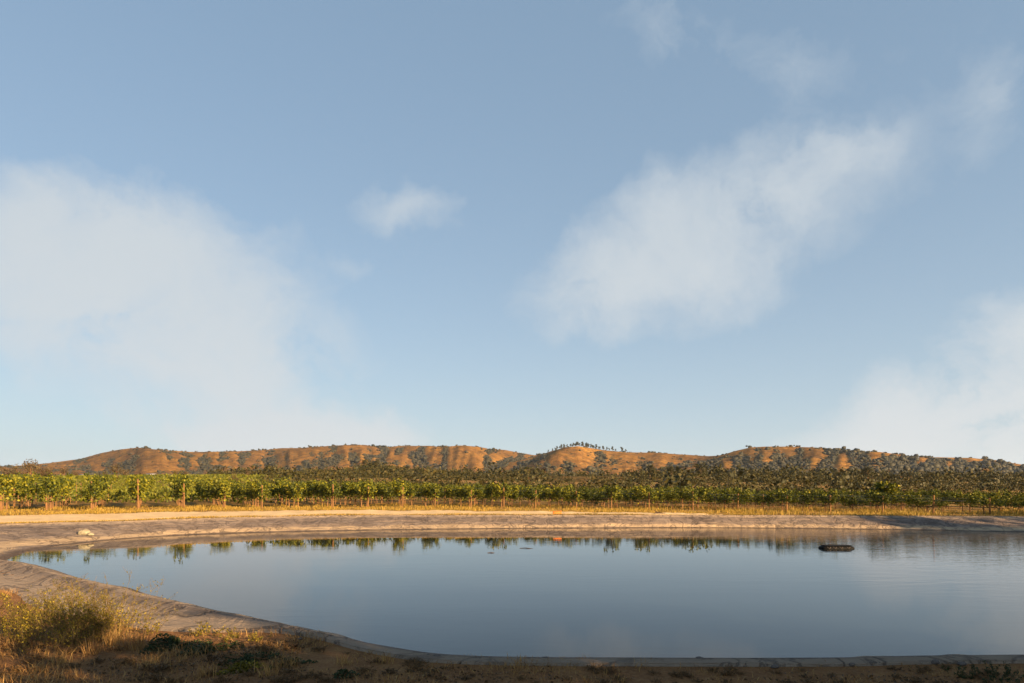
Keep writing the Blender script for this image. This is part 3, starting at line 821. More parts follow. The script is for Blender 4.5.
def vine_trunk(seed):
    r = np.random.default_rng(seed); mb = MB()
    j = r.normal(size=2)*0.04
    mb.tube([(0, 0, -0.12), (j[0], j[1], 0.3), (-j[0]*0.5, j[1]*0.4, 0.58), (0, 0.02, 0.74)], [0.042, 0.032, 0.03, 0.034], 6)
    for s in (-1, 1):
        mb.tube([(0, 0.01*s, 0.70), (0.02, 0.3*s, 0.78 + r.normal()*0.02), (0, 0.78*s, 0.76)], [0.027, 0.022, 0.012], 5)
    return mb.mesh('trunk', M_BARK)
VAR = 6
vines = []
for k in range(VAR):
    t = empty('grapevine', (0, 0, 0))
    new_obj('trunk', vine_trunk(500+k), t)
    mb = MB(); mb.tube([(0.05, 0.06, -0.1), (0.06, 0.05, 0.6), (0.05, 0.06, 1.12)], [0.017, 0.016, 0.015], 5); mb.build('stake', M_POST, t)
    vv_, ff_ = vine_leaves(520+k)
    new_obj('leaves', mesh_np('leaves', vv_, ff_, M_VINE), t)
    vines.append(t)

fr_px = [-400, -60, 0, 91, 225, 400, 520, 640, 800, 900, 1024, 1250]
fr_py = [512.5, 511.5, 511, 510, 508.2, 507.4, 508, 509.8, 512, 513.6, 514.8, 516]
pts = np.array([at(a, b) for a, b in zip(fr_px, fr_py)])
post_px = [-42, 0.5, 46, 91, 138, 184, 224.5, 262, 298, 333]      # end posts seen on the left
xs_front = []
for p_ in (-240, -190, -140, -92): xs_front.append((p_-CX)/F*46)
for p_ in post_px:
    y_ = np.interp(p_, fr_px, fr_py); xs_front.append(at(p_, y_)[0])
while xs_front[-1] < 44: xs_front.append(xs_front[-1] + 2.55)
rows_ = []
for x in xs_front:
    x += float(rng.uniform(-0.22, 0.22)) if x > -8 else 0.0
    y = float(np.interp(x, pts[:, 0], pts[:, 1])); rows_.append((x, y))
rz_row = math.atan2(-ROWDIR[0], ROWDIR[1])       # local +Y along the row
spots = []
in_view = [i for i, (x, y) in enumerate(rows_) if -8 < CX + F*x/y < 1030]
SP = 1.62
for i, (x, y) in enumerate(rows_):
    hs = float(np.interp(CX + F*x/y, [-200, 60, 140, 230, 420, 640, 1024], [1.22, 1.22, 1.2, 1.09, 0.97, 0.80, 0.63]))
    nv = 9 if CX + F*x/y < 215 else 19
    for k in range(nv):
        s = 0.35 + k*SP
        vx, vy = x + ROWDIR[0]*s, y + ROWDIR[1]*s
        p_ = CX + F*vx/vy
        if k > 0 and rng.uniform() < 0.07: continue
        if -25 < p_ < 1050: spots.append((vy - 0.0, i, k, vx, vy, hs))
spots.sort()
NIND = 290
stuff_v = []; stuff_f = []; nvs = 0
LOOK = ['with long pale shoots', 'with a full rounded canopy', 'with a thin ragged canopy', 'with a dense dark canopy', 'with drooping side shoots', 'with a tall uneven top']
used = [False]*VAR
gz_sp = ground_z(np.array([s[3] for s in spots]), np.array([s[4] for s in spots]), np.full(len(spots), 8.0))
cache = [(vine_leaves(520+k)) for k in range(VAR)]
trunk_cache = []
for k in range(VAR):
    m_ = vines[k].children[0].data
    co = np.zeros(len(m_.vertices)*3); m_.vertices.foreach_get('co', co)
    trunk_cache.append((co.reshape(-1, 3), [list(p.vertices) for p in m_.polygons]))
tv = []; tf3 = []; tf4 = []; ntv = 0
for q, (_, i, k, vx, vy, hs) in enumerate(spots):
    z0 = float(gz_sp[q]); w = int(rng.integers(0, VAR)); flip = math.pi if rng.uniform() < 0.5 else 0
    sc = hs * rng.uniform(0.72, 1.2)
    if k == 0: sc *= 1.04
    if q < NIND:
        if not used[w]: o = vines[w]; used[w] = True
        else: o = copy_tree(vines[w])
        o.location = (vx, vy, z0); o.rotation_euler = (0, 0, rz_row + flip); o.scale = (sc*rng.uniform(0.9, 1.2), 1.0, sc)
        if i in in_view and k == 0:
            lab = f'grapevine {LOOK[w]} at the roadside end of {ORD[in_view.index(i)]} row from left'
        elif i in in_view and k == 1:
            lab = f'second grapevine back from the road in the {ORD[in_view.index(i)]} row from the left'
        else:
            lab = 'grapevine further back in its row behind the roadside vines'
        tag(o, lab, 'grapevine', 'grapevines in rows along the far shore')
    else:
        lv, lf = cache[w]
        a = rz_row + flip; ca, sa = math.cos(a), math.sin(a)
        p = lv * np.array([sc, 1, sc])
        stuff_v.append(np.stack([p[:, 0]*ca - p[:, 1]*sa + vx, p[:, 0]*sa + p[:, 1]*ca + vy, p[:, 2] + z0], 1))
        stuff_f.append(lf + nvs); nvs += len(lv)
sv = np.vstack(stuff_v); sf = np.vstack(stuff_f)
tag(new_obj('distant_vines', mesh_np('distant_vines', sv, sf, M_VINE)), 'green mass of vine leaves deeper in the vineyard', 'vineyard', kind='stuff')

# trellises: end post, line posts, wires, drip hose - one thing per row
for n__, i in enumerate(in_view):
    x, y = rows_[i]
    p_ = CX + F*x/y
    hs = float(np.interp(p_, [-200, 60, 140, 230, 420, 640, 1024], [1.95, 1.95, 1.92, 1.75, 1.5, 1.2, 0.95]))
    if n__ % 5 == 3: hs *= 1.1
    z0 = float(ground_z(np.array([x]), np.array([y]), np.array([8.0]))[0])
    t = empty('vine_trellis', (x, y, z0), rz_row)
    lean = random.uniform(-0.08, 0.03); lx = random.uniform(-0.03, 0.03)
    mb = MB(); mb.tube([(0, 0, -0.3), (lx*0.5, lean*0.5, hs*0.5), (lx, lean, hs)], [0.052, 0.05, 0.048], 8); mb.build('end_post', M_POST, t)
    for k in range(1, 6):
        mb = MB(); mb.tube([(0, k*5.2, -0.3), (random.uniform(-.03, .03), k*5.2, hs*0.98)], [0.035, 0.03], 6); mb.build('line_post', M_POST, t)
    for zz in (0.75, hs*0.62 + 0.2, hs*0.95):
        mb = MB(); mb.tube([(0, 0, zz), (0, 13, zz - 0.03), (0, 27, zz)], 0.006, 4); mb.build('wire', M_WIRE, t)
    mb = MB(); mb.tube([(0, 0.1, 0.42)] + [(random.uniform(-.02, .02), a, 0.42 - 0.03*(j % 2)) for j, a in enumerate(np.arange(1.5, 27, 2.2))], 0.014, 5); mb.build('drip_hose', M_HOSE, t)
    how = 'sturdy' if hs > 1.7 else 'short'
    tag(t, f'wooden trellis with a {how} brown end post, {ORD[n__]} vine row from the left', 'trellis', 'trellises of the vine rows')

# low hedge-like vine rows of the next block, on the rising field to the left: a mass
vp = []
for k, y in enumerate(np.concatenate([np.arange(63, 150, 2.9), np.arange(152, 262, 4.2)])):
    x0, x1 = (-40-CX)/F*y, (262-CX)/F*y + 6*math.sin(k*1.7)
    n = int((x1 - x0) * (26 if y < 72 else 12 if y < 150 else 6))
    xx = rng.uniform(x0, x1, n); yy = y + rng.normal(size=n)*0.28; zz = rng.uniform(0.05, 1.0, n)**0.75 * (1.15 if y < 150 else 1.25) + 0.08*sines(xx, yy, 77, 3, 0.9)
    vp.append(np.stack([xx, yy, ground_z(xx, yy, np.full(n, 9.0)) + zz], 1))
vp = np.vstack(vp)
v_, f_ = leaf_cards(vp, np.where(vp[:, 1] < 150, 0.30, 0.5), 0.2, 0.95)
tag(new_obj('far_vineyard', mesh_np('far_vineyard', v_, f_, M_VINEFAR)), 'green rows of low vines on the rising field at the far left', 'vineyard', kind='stuff')

# ------------------------------------------------------------------ grass on the far side: golden, short
n = 60000
pxs = rng.uniform(-60, 1080, n)
lo_y = np.interp(pxs, [-60, 0, 130, 260, 400, 520, 640, 760, 1080], [514.5, 515.6, 513.2, 511.3, 510.6, 511.6, 513.6, 515.6, 517])
fy = np.interp(pxs, fr_px, fr_py)
far_D = F*(EYE-GZ)/(fy - HZ) + 6
near_D = F*(EYE-GZ)/(lo_y - HZ)
Dd = near_D + (far_D - near_D) * rng.uniform(0, 1, n)**1.3
xx = (pxs-CX)/F*Dd
P = np.stack([xx, Dd, ground_z(xx, Dd, np.full(n, 8.0)) - 0.01], 1)
hh = 0.16 + 0.15*np.clip(sines(xx, Dd, 81, 3, 0.9), -0.6, 1.2)
keep = rng.uniform(0, 1, n) < 0.6 + 0.5*sines(xx, Dd, 82, 3, 0.5)
# verge between track and liner
n2 = 9000
px2 = rng.uniform(-40, 760, n2)
c_y = np.interp(px2, [0, 60, 130, 200, 330, 500, 700, 860], [524.6, 523, 521.5, 518.8, 516, 515.5, 515.6, 516.2]) - 0.25
l_y = np.interp(px2, *zip(*lo)) + 0.05
yy2 = l_y + (c_y - l_y)*rng.uniform(0, 1, n2)
D2 = F*(EYE-GZ)/(yy2 - HZ)
x2 = (px2-CX)/F*D2
P2 = np.stack([x2, D2, np.full(n2, GZ)], 1); h2 = np.full(n2, 0.09) + 0.05*sines(x2, D2, 83, 2, 1.0)
Pa = np.vstack([P[keep], P2]); ha = np.concatenate([hh[keep], h2])
bv, bq, bt = blades(Pa, np.clip(ha, 0.05, None), 0.03, 0.5)
tag(new_obj('golden_grass', mesh_np('golden_grass', bv, [bt, bq], M_FARGRASS)), 'golden dry grass under the vines and along the track', 'grass', kind='stuff')

# ------------------------------------------------------------------ near shore vegetation
def near_ground_points(n, x0, x1, y0, y1, dmin, r=rng):
    x = r.uniform(x0, x1, n); y = r.uniform(y0, y1, n)
    d = sdist(x, y, Cpoly)
    apron = np.interp(x, [-8, -5.5, -3.6, -1.8, 8], [1.0, 0.95, 0.5, 0.14, 0.08])
    k = d > apron + dmin + 0.3*sines(x, y, 90, 4, 2.5, 0.7)
    return x[k], y[k], d[k]
x, y, d = near_ground_points(420000, -15, 9.0, 3.6, 14.0, -0.05)
den = 0.24 + 0.5*sines(x, y, 91, 3, 1.6) + 0.3*sines(x, y, 92, 3, 4.5)
k = rng.uniform(0, 1, len(x)) < np.clip(den, 0.03, 1)
x, y, d = x[k], y[k], d[k]
hgt = np.clip(0.065 + 0.085*sines(x, y, 93, 4, 2.2), 0.015, 0.24) * np.interp(x, [-8, -3, 0, 8], [1.3, 1.15, 0.8, 0.75])
P = np.stack([x, y, ground_z(x, y, d) - 0.01], 1)
bv, bq, bt = blades(P, hgt, 0.0065, 1.0)
tag(new_obj('dry_grass', mesh_np('dry_grass', bv, [bt, bq], M_DRY)), 'matted brown dry grass covering the near shore', 'grass', kind='stuff')

x, y, d = near_ground_points(140000, -14.0, 8.5, 3.6, 13.0, 0.3)
k = sines(x, y, 95, 4, 2.4) > rng.uniform(-0.5, 0.9, len(x))
x, y, d = x[k], y[k], d[k]
P = np.stack([x, y, ground_z(x, y, d) + rng.uniform(0, 0.05, len(x))*np.clip(0.4 + sines(x, y, 96, 3, 2.0), 0.1, 1.2)], 1)
lv_, lf_ = leaf_cards(P, 0.035, 0.3, 0.5)
tag(new_obj('leaf_litter', mesh_np('leaf_litter', lv_, lf_, M_LITTER)), 'dark brown withered weeds and litter matted over the near shore', 'litter', kind='stuff')

def stems_plant(name, loc, nst, h, spread, leafmat, stemmat, seed, leaf=0.028, per=26, lean=0.5, rad=0.0035, lowleaf=0.25, aspect=0.6):
    """upright herb: thin curved stems with side twigs and small leaves"""
    r = np.random.default_rng(seed)
    t = empty(name, loc)
    mb = MB(); lp = []
    for k in range(nst):
        a = r.uniform(0, 6.28); b = abs(r.normal())*spread*0.55
        x0, y0 = math.cos(a)*b*0.8, math.sin(a)*b
        hh = h * r.uniform(0.45, 1.08) * (1 - 0.25*min(1, b/spread))
        d0 = np.array([math.cos(a), math.sin(a)])*lean*hh*r.uniform(0.1, 0.9) + r.normal(size=2)*0.06*hh
        n_ = 6; s = np.linspace(0, 1, n_)
        pts_ = np.stack([x0 + d0[0]*s**1.5, y0 + d0[1]*s**1.5, -0.03 + hh*s], 1) + r.normal(size=(n_, 3))*0.008
        mb.tube(pts_, np.linspace(rad, rad*0.35, n_), 3)
        m_ = int(per * r.uniform(0.6, 1.3))
        tt = r.uniform(lowleaf, 1.0, m_)
        c = np.stack([np.interp(tt, s, pts_[:, q]) for q in range(3)], 1)
        off = r.normal(size=(m_, 3)) * np.array([0.05, 0.05, 0.03]) * (1.25 - 0.8*tt)[:, None] * (h/0.7)
        lp.append(c + off)
        for _ in range(4):                       # side twigs
            q = r.uniform(0.35, 0.95); b0 = np.array([np.interp(q, s, pts_[:, z]) for z in range(3)])
            e = b0 + np.array([r.normal()*0.07, r.normal()*0.07, r.uniform(0.04, 0.15)])*(h/0.7)
            mb.tube([b0, (b0+e)/2 + r.normal(size=3)*0.006, e], [rad*0.6, rad*0.45, rad*0.25], 3)
            u_ = r.uniform(0, 1, 5)[:, None]; lp.append(b0 + (e-b0)*u_ + r.normal(size=(5, 3))*0.008)
    mb.build('stems', stemmat, t)
    v_, f_ = leaf_cards(np.vstack(lp), leaf, 0.0, aspect, r)
    new_obj('leaves', mesh_np('leaves', v_, f_, leafmat), t)
    return t
def gl(px_, py_, dz=0.0):
    """ground position under a survey reading on the near shore"""
    p = at(px_, py_, GZ + 0.02)
    for _ in range(6):
        z = float(ground_z(np.array([p[0]]), np.array([p[1]]))[0]); p = at(px_, py_, z)
    return (p[0], p[1], z + dz)

herbs = [
    ((26, 640), 78, .60, .62, 'broad yellow-green flowering weed at the left edge of the near shore'),
    ((74, 644), 88, .70, .60, 'tallest yellow flowering weed, spreading over the pond bank'),
    ((104, 640), 36, .62, .40, 'yellow flowering weed leaning right over the bank'),
    ((50, 622), 40, .55, .45, 'smaller yellow weed tucked behind the tallest one'),
]
for k, ((a, b), nst, h, sp, lab) in enumerate(herbs):
    t = stems_plant('flowering_weed', gl(a, b), nst, h, sp, M_MUSTARD, M_MSTEM, 600+k, 0.021, 17, 0.6)
    tag(t, lab, 'weed', 'yellow flowering weeds on the near shore')
strag = [((110, 637), 30, .82, .40, 'tall sparse weed stalks standing over the right of the yellow weeds'),
         ((128, 640), 9, .5, .3, 'thin stalks leaning out over the liner beside the yellow weeds'),
         ((152, 634), 5, .22, .10, 'sparse upright stalk plant on the liner edge right of the yellow weeds'),
         ((205, 636), 12, .2, .22, 'thin green weed behind the dark low shrub'),
         ((228, 640), 8, .17, .16, 'thin green weed at the right end of the dark shrub'),
         ((258, 641), 7, .15, .14, 'wispy weed by the pale liner strip'),
         ((995, 678), 22, .16, .28, 'dark straggly weed on the shore in the right corner'),
         ((965, 676), 8, .13, .18, 'small flat weed left of the corner weed')]
for k, ((a, b), nst, h, sp, lab) in enumerate(strag):
    t = stems_plant('thin_weed', gl(a, b), nst, h, sp, M_MUSTARD if k < 6 else M_DARKSHRUB, M_MSTEM, 640+k, 0.02, 18 if k < 2 else 16, 0.9)
    tag(t, lab, 'weed', 'thin weeds on the near shore')

wd = []
for k in range(4):
    t = stems_plant('withered_weed', (0, 0, 0), 16, .17, .13, M_WEED, M_MSTEM, 800+k, 0.024, 16, 1.0, 0.003, 0.1)
    wd.append(t)
wr = np.random.default_rng(99); nw = 0
for k in range(400):
    px_, py_ = wr.uniform(15, 1010), wr.uniform(640, 684)
    edge = np.interp(px_, [0, 120, 161, 260, 317, 391, 470, 640, 1024], [654, 650, 636, 640, 649, 660, 667, 669, 668])
    if py_ < edge or wr.uniform() > 0.35 + 0.65*math.exp(-(py_-edge)/10): continue
    o = wd[nw] if nw < 4 else copy_tree(wd[nw % 4])
    o.location = gl(px_, py_); o.rotation_euler = (0, 0, wr.uniform(0, 6.28)); sc = wr.uniform(0.22, 0.6) * (0.65 if px_ > 330 else 1.0); o.scale = (sc*1.5, sc*1.5, sc)
    tag(o, 'withered brown weed rooted in the dry grass of the near shore', 'weed', 'withered weeds on the near shore')
    nw += 1
    if nw >= 110: break

def low_shrub(loc, rx, ry, h, n, seed, mat, label):
    r = np.random.default_rng(seed)
    t = empty('low_shrub', loc)
    mb = MB()
    for k in range(26):
        a = r.uniform(0, 6.28); q = r.uniform(0.3, 0.95)
        e = np.array([math.cos(a)*rx*q, math.sin(a)*ry*q, h*r.uniform(0.4, 1.0)*(1.1 - 0.5*q)])
        mb.tube([(r.normal()*0.03, r.normal()*0.03, -0.03), e*np.array([.5, .5, .65]), e], [0.006, 0.004, 0.002], 4)
    mb.build('stems', M_BARK, t)
    a = r.uniform(0, 6.28, n); q = r.uniform(0, 1, n)**0.55
    lump = 0.75 + 0.35*np.sin(a*3 + 1) + 0.2*np.sin(a*5)
    x_ = np.cos(a)*rx*q*lump; y_ = np.sin(a)*ry*q*lump
    z_ = h*(1 - 0.75*q**2)*r.uniform(0.1, 1.1, n)*(0.75 + 0.4*np.sin(x_*9+seed)*np.cos(y_*8))
    v_, f_ = leaf_cards(np.stack([x_, y_, z_], 1), 0.035, 0.0, 0.55, r)
    new_obj('leaves', mesh_np('leaves', v_, f_, mat), t)
    return tag(t, label, 'shrub', 'low dark shrubs on the near shore')
low_shrub(gl(172, 648), .33, .28, .17, 1700, 701, M_DARKSHRUB, 'dark green low shrub on the dry grass, right of the yellow weeds')
low_shrub(gl(207, 651), .30, .26, .15, 1500, 702, M_DARKSHRUB, 'dark green shrub touching the larger one on its right')
low_shrub(gl(247, 660), .30, .22, .08, 900, 703, M_DARKSHRUB, 'flat dark shrub nearer the bottom edge')
low_shrub(gl(240, 671), .24, .2, .09, 700, 704, M_MUSTARD, 'low yellow-green shrub in the sunlit grass patch')
low_shrub(gl(290, 664), .22, .15, .05, 420, 705, M_DARKSHRUB, 'small flat dark shrub left of the bare slope')
low_shrub(gl(345, 677), .14, .1, .06, 300, 706, M_DARKSHRUB, 'tiny dark shrub at the bottom edge left of the middle')

# straw tufts
def tuft(loc, n, h, seed, lab):
    r = np.random.default_rng(seed)
    P = np.stack([r.normal(size=n)*0.05, r.normal(size=n)*0.05, np.full(n, -0.02)], 1)
    bv, bq, bt = blades(P, h, 0.006, 0.5, r)
    o = new_obj('straw_tuft', mesh_np('straw_tuft', bv, [bt, bq], M_DRY)); o.location = loc
    tag(o, lab, 'grass tuft', 'straw tufts on the near shore')
tufts = [((112, 646), .30, 'upright straw tuft under the right of the yellow weeds'), ((135, 650), .26, 'straw tuft left of the dark low shrub'), ((92, 655), .22, 'straw tuft before the tallest yellow weed'), ((60, 663), .16, 'short straw tuft below the yellow weeds'), ((40, 672), .15, 'straw tuft near the lower left corner'),
         ((150, 668), .14, 'short straw tuft below the dark shrub'), ((206, 676), .15, 'straw tuft at the bottom left of the sunlit patch'), ((268, 676), .16, 'straw tuft at the right of the sunlit patch'), ((286, 668), .15, 'lone straw tuft beside the flat dark shrub'), ((345, 664), .1, 'low straw tuft on the bare slope'), ((385, 662), .1, 'brown straw tuft near the shore bend'), ((520, 664), .1, 'brown straw tuft at the edge of the liner in the middle')]
for k, ((a, b), h, lab) in enumerate(tufts): tuft(gl(a, b), 70, h, 720+k, lab)

# ------------------------------------------------------------------ loose stones and single objects
def stone(name, loc, size, seed, mat, sub=2):
    import bmesh
    bm = bmesh.new(); bmesh.ops.create_icosphere(bm, subdivisions=3, radius=1)
    for vv__ in bm.verts:
        p = vv__.co
        k = 1 + 0.28*mnoise.noise(p*1.3 + Vector((seed, 0, 0))) + 0.1*mnoise.noise(p*3.5 + Vector((0, seed, 0)))
        vv__.co = Vector((p.x*size[0]*k, p.y*size[1]*k, max(p.z, -0.35)*size[2]*k))
    me = bpy.data.meshes.new(name); bm.to_mesh(me); bm.free(); me.materials.append(mat)
    me.polygons.foreach_set('use_smooth', [True]*len(me.polygons))
    o = new_obj(name, me); o.location = loc; return o
def bank_pt(px_, py_):
    """point on the far bank slope under a survey reading"""
    best = None
    vv_ = np.array(rows[:13]).reshape(-1, 3)
    vv_ = vv_[vv_[:, 1] > 8]
    qx = CX + F*vv_[:, 0]/vv_[:, 1]; qy = HZ + F*(EYE - vv_[:, 2])/vv_[:, 1]
    i = np.argmin((qx-px_)**2 + (qy-py_)**2*4); return tuple(vv_[i])
b_ = bank_pt(84, 533.5)
o = stone('rock', (b_[0], b_[1], b_[2]+0.05), (0.27, 0.2, 0.17), 3.1, M_ROCK)
tag(o, 'pale rounded rock lying on the far left bank', 'rock')
o = stone('rock', (b_[0]+.3, b_[1]-.1, b_[2]+0.0), (0.16, 0.12, 0.08), 8.4, M_ROCK)
tag(o, 'small flat pale rock touching the right side of the larger one', 'rock')
smalls = [((437, 658.6), .05), ((428, 657.5), .04), ((545, 660.5), .045), ((700, 661), .05), ((300, 640), .035), ((160, 617), .03), ((935, 664), .05), ((962, 665.5), .045), ((980, 661.5), .035), ((852, 666), .04), ((286, 632.5), .035), ((338, 644), .035), ((470, 662), .035), ((775, 668), .04)]
slab = ['dark stone on the shore crest at the bend', 'small stone left of the one at the bend', 'stone on the crest by the middle of the near shore', 'dark stone on the crest right of the middle', 'stone on the liner strip before the bare slope', 'tiny stone on the pale liner strip at the left', 'dark stone on the right shore near the corner weed', 'stone beside the corner weed', 'small stone on the crest above the corner weed', 'stone among the grass at the right', 'small stone on the grey slope of the liner', 'stone on the liner where the grass closes in', 'small stone between the bend and the middle', 'stone in the grass right of the middle']
for k, (((a, b), s), lab) in enumerate(zip(smalls, slab)):
    o = stone('stone', gl(a, b, s*0.3), (s*0.9, s*0.7, s*0.5), 20+k*2.3, M_PEBBLE)
    tag(o, lab, 'stone', 'stones on the near shore')

# black float on the water
fp = at(836.5, 548.4, 0)
t = empty('float', (fp[0], fp[1], 0.0), 0.06)
L_, W_, H_ = 1.22, 0.5, 0.2
def rounded_hull(mb, L, W, z0, z1, r, bulge):
    prof_ = []
    for k in range(9):
        a = k/8; zz = z0 + (z1 - z0)*a; ins = r*(1 - math.sqrt(max(0, 1 - (2*a - 1)**2)))*bulge
        prof_.append((ins, zz))
    n_ = 40; rings = []
    for ins, zz in prof_:
        ring = []
        for j in range(n_):
            th = 2*math.pi*j/n_
            c, s = math.cos(th), math.sin(th)
            e = 0.42
            ring.append((math.copysign(abs(c)**e, c)*(L/2 - ins), math.copysign(abs(s)**e, s)*(W/2 - ins), zz))
        rings.append(ring)
    v_ = np.array(rings).reshape(-1, 3); f_ = []
    for r_ in range(8):
        for j in range(n_):
            j2 = (j+1) % n_
            f_.append([r_*n_+j, r_*n_+j2, (r_+1)*n_+j2, (r_+1)*n_+j])
    mb.add(v_, f_)
    for ring, zz, rev in ((0, z0, True), (8, z1, False)):
        base = v_[ring*n_:(ring+1)*n_]
        mb.add(np.vstack([base, [[0, 0, zz]]]), [([(j+1) % n_, j, n_] if rev else [j, (j+1) % n_, n_]) for j in range(n_)])
mb = MB(); rounded_hull(mb, L_, W_, -0.07, 0.085, 0.08, 1.0); mb.build('hull', M_BLACKPL, t, True)
mb = MB(); rounded_hull(mb, L_*0.86, W_*0.8, 0.088, 0.118, 0.026, 0.9); mb.build('deck', M_GREYPL, t, True)
for k, xx in enumerate((-0.40, -0.18, 0.05, 0.32)):
    mb = MB(); y_ = -W_/2 - 0.012
    mb.tube([(xx-0.06, y_+0.03, 0.075), (xx-0.045, y_, 0.045), (xx, y_-0.008, 0.03), (xx+0.045, y_, 0.045), (xx+0.06, y_+0.03, 0.075)], 0.006, 6)
    mb.build('rope_loop', M_ROPE, t)
tag(t, 'long low black float with rounded ends lying on the pond', 'float')

# twigs and leaf scraps afloat
for k, (a, b, sz, lab) in enumerate(((526, 548.5, .24, 'dark twig afloat in the middle, nearer the far bank'), (491, 553, .12, 'small scrap afloat left of the dark twig'))):
    p_ = at(a, b, 0); mb = MB()
    mb.tube([(-sz, 0, 0.004), (-sz*.2, .05, 0.02), (sz*.4, -.02, 0.012), (sz, .04, 0.004)], [0.006, 0.012, 0.01, 0.004], 6)
    mb.tube([(0, .02, 0.01), (sz*.3, .07, 0.012), (sz*.5, .1, 0.004)], [0.008, 0.006, 0.003], 5)
    o = mb.build('floating_twig', M_LOG); o.location = (p_[0], p_[1], 0.0); o.rotation_euler = (0, 0, k*0.3 - 0.3); tag(o, lab, 'twig')
# orange drum end lying at the edge of the track
op = at(557.5, 514.6)
t = empty('orange_bucket', (op[0], op[1], GZ + 0.09), 0.15)
mb = MB()
mb.tube([(-0.26, 0, 0), (-0.24, 0, 0), (0.2, 0, 0.0), (0.22, 0, 0)], [0.10, 0.105, 0.125, 0.125], 16); mb.build('body', M_ORANGE, t, True)
mb = MB(); mb.tube([(0.18, 0, 0), (0.215, 0, 0)], [0.14, 0.14], 16); mb.build('rim', M_ORANGE, t)
tag(t, 'bright orange bucket lying on its side at the track edge', 'bucket')
# dark driftwood on the bank crest
lp_ = at(659.5, 514.8)
mb = MB()
mb.tube([(-0.32, 0, 0.06), (-0.1, 0.03, 0.11), (0.12, 0, 0.07), (0.34, -0.05, 0.04)], [0.05, 0.065, 0.055, 0.03], 7)
mb.tube([(-0.08, 0.02, 0.1), (-0.2, 0.0, 0.2), (-0.3, -0.03, 0.23)], [0.035, 0.025, 0.012], 6)
o = mb.build('driftwood', M_LOG); o.location = (lp_[0], lp_[1], GZ)
tag(o, 'dark branched driftwood on the crest of the far bank', 'driftwood')

# ------------------------------------------------------------------ sky, sun, air
world = bpy.data.worlds.new('World'); scene.world = world; world.use_nodes = True
nt = world.node_tree
for n_ in list(nt.nodes): nt.nodes.remove(n_)
wo = nt.nodes.new('ShaderNodeOutputWorld'); bg = nt.nodes.new('ShaderNodeBackground')
SKY = 0.056
bg.inputs['Strength'].default_value = SKY
sky = nt.nodes.new('ShaderNodeTexSky'); sky.sky_type = 'NISHITA'; sky.sun_disc = False
sky.sun_elevation = SUN_EL; sky.sun_rotation = math.atan2(SUN_AZ.x, SUN_AZ.y)
sky.altitude = 100; sky.air_density = 1.0; sky.dust_density = 0.6; sky.ozone_density = 1.6
tc = nt.nodes.new('ShaderNodeTexCoord')
dirv = tc.outputs['Generated']
wn = noise_tex(nt, 5.5, 9, 0.62, dirv)
sub = nt.nodes.new('ShaderNodeVectorMath'); sub.operation = 'SUBTRACT'; nt.links.new(wn.outputs['Color'], sub.inputs[0]); sub.inputs[1].default_value = (0.5, 0.5, 0.5)
scl = nt.nodes.new('ShaderNodeVectorMath'); scl.operation = 'SCALE'; nt.links.new(sub.outputs[0], scl.inputs[0]); scl.inputs['Scale'].default_value = 0.15
addv = nt.nodes.new('ShaderNodeVectorMath'); addv.operation = 'ADD'; nt.links.new(dirv, addv.inputs[0]); nt.links.new(scl.outputs[0], addv.inputs[1])
wd = addv.outputs[0]
CLOUDS = [  # bearing/elevation readings, half sizes, weight
    (50, 262, 105, 46, .8), (100, 240, 75, 34, .75), (150, 300, 105, 60, .9), (215, 350, 95, 50, .85), (262, 382, 55, 30, .35), (20, 298, 80, 42, .45), (275, 432, 80, 19, 2.6), (345, 440, 45, 11, 1.4), (240, 232, 60, 34, .22), (120, 355, 70, 24, .25),
    (625, 285, 70, 36, .62), (690, 248, 70, 42, .6), (755, 205, 58, 44, .58), (730, 285, 60, 30, .3), (585, 296, 55, 34, .6), (660, 215, 45, 26, .3), (845, 152, 36, 18, .5), (800, 180, 50, 26, .4),
    (990, 420, 100, 38, 2.2), (1030, 365, 55, 48, 2.0), (915, 440, 75, 24, 1.5),
    (680, 22, 70, 48, .27), (800, 65, 40, 40, .18), (983, 112, 26, 38, .28), (960, 80, 190, 140, .13), (410, 207, 46, 20, .42), (355, 268, 20, 12, .22)]
tot = None
for (a, b, rx, ry, w) in CLOUDS:
    c = Vector(((a-CX)/F, 1.0, (HZ-b)/F)); ln = c.length; c.normalize()
    e1 = Vector((c.y, -c.x, 0)).normalized(); e2 = e1.cross(c)
    k1 = ln*ln*F/rx/ math.sqrt(ln); k2 = ln*F/ry
    def dot(vec):
        d_ = nt.nodes.new('ShaderNodeVectorMath'); d_.operation = 'DOT_PRODUCT'; nt.links.new(wd, d_.inputs[0]); d_.inputs[1].default_value = vec; return d_.outputs['Value']
    A_ = dot(e1*k1); B_ = dot(e2*k2)
    q = mathn(nt, 'MULTIPLY_ADD', A_, A_, mathn(nt, 'MULTIPLY', B_, B_))
    g_ = mathn(nt, 'EXPONENT', mathn(nt, 'MULTIPLY', q, -0.8))
    front = mathn(nt, 'GREATER_THAN', dot(c), 0.0)
    g_ = mathn(nt, 'MULTIPLY', mathn(nt, 'MULTIPLY', g_, front), w)
    tot = g_ if tot is None else mathn(nt, 'ADD', tot, g_)
mp = nt.nodes.new('ShaderNodeMapping'); mp.inputs['Scale'].default_value = (1, 1, 1.1); nt.links.new(wd, mp.inputs[0])
cn = noise_tex(nt, 8.0, 12, 0.64, mp.outputs[0], 0.3)
tex = mathn(nt, 'MULTIPLY_ADD', mathn(nt, 'SUBTRACT', cn.outputs['Fac'], 0.5), 4.4, 1.0)
mask = mathn(nt, 'MULTIPLY', mathn(nt, 'MAXIMUM', mathn(nt, 'SUBTRACT', mathn(nt, 'MULTIPLY', tot, mathn(nt, 'MAXIMUM', tex, 0.0)), 0.13), 0.0), 1.3)
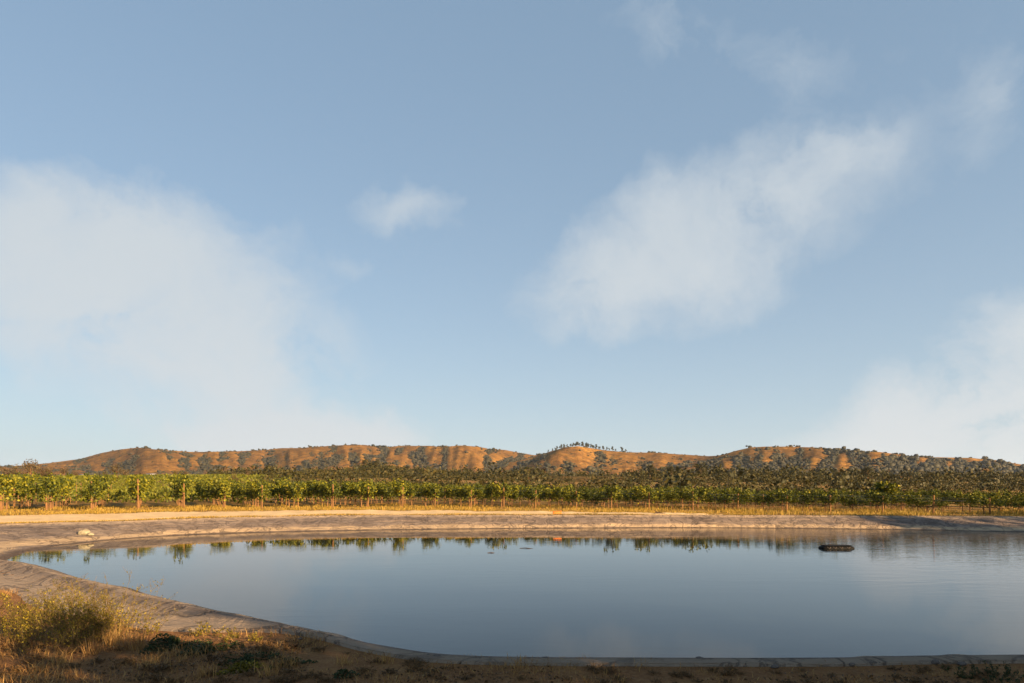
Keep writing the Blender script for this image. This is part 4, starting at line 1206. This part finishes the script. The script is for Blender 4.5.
mask = mathn(nt, 'SUBTRACT', 1.0, mathn(nt, 'EXPONENT', mathn(nt, 'MULTIPLY', mask, -1.3)))
# thin haze towards the horizon
sepd = nt.nodes.new('ShaderNodeSeparateXYZ'); nt.links.new(dirv, sepd.inputs[0])
hzv = mathn(nt, 'EXPONENT', mathn(nt, 'MULTIPLY', mathn(nt, 'MAXIMUM', sepd.outputs[2], 0.0), -4.2))
K_ = 1.0/(SKY * 2**EXPO)
hazec = mixc(nt, hzv, (0.265*K_, 0.40*K_, 0.55*K_), (0.60*K_, 0.715*K_, 0.79*K_))
veil = mixc(nt, mathn(nt, 'MULTIPLY_ADD', hzv, 0.3, 0.62), sky.outputs[0], hazec)
cloudc = mixc(nt, hzv, (0.56*K_, 0.63*K_, 0.69*K_), (0.75*K_, 0.785*K_, 0.80*K_))
colr = mixc(nt, mask, veil, cloudc)
nt.links.new(colr, bg.inputs['Color']); nt.links.new(bg.outputs[0], wo.inputs['Surface'])

sun = bpy.data.lights.new('sun', 'SUN'); sun.energy = 5.0; sun.angle = math.radians(0.5); sun.color = (1.0, 0.70, 0.38)
so = bpy.data.objects.new('sun', sun); COL.objects.link(so)
sd = Vector((SUN_AZ.x*math.cos(SUN_EL), SUN_AZ.y*math.cos(SUN_EL), math.sin(SUN_EL)))
so.rotation_euler = sd.to_track_quat('Z', 'Y').to_euler(); so.location = (40, -40, 60)

# the air over the valley
m_, nth, outh = mat_new('valley_haze')
vol = nth.nodes.new('ShaderNodeVolumePrincipled')
vol.inputs['Color'].default_value = (0.80, 0.88, 1.0, 1); vol.inputs['Density'].default_value = 0.000035; vol.inputs['Anisotropy'].default_value = 0.2
nth.links.new(vol.outputs[0], outh.inputs['Volume'])
mb = MB(); mb.box((0, 0, 112), (13000, 13000, 232)); hz_o = mb.build('haze', m_); tag(hz_o, kind='stuff')

# ------------------------------------------------------------------ camera
cam = bpy.data.cameras.new('camera'); cam.sensor_width = 36; cam.lens = 24.0
cam.shift_y = (HZ - 341.5) / 1024
cam.clip_end = 20000; cam.clip_start = 0.1
co_ = bpy.data.objects.new('camera', cam); COL.objects.link(co_)
co_.location = (0, 0, EYE); co_.rotation_euler = (math.radians(90), 0, 0)
scene.camera = co_
vs = scene.view_settings
vs.view_transform = 'Standard'; vs.look = 'None'; vs.exposure = EXPO; vs.gamma = 1.0; vs.use_curve_mapping = False
scene.cycles.max_bounces = 6
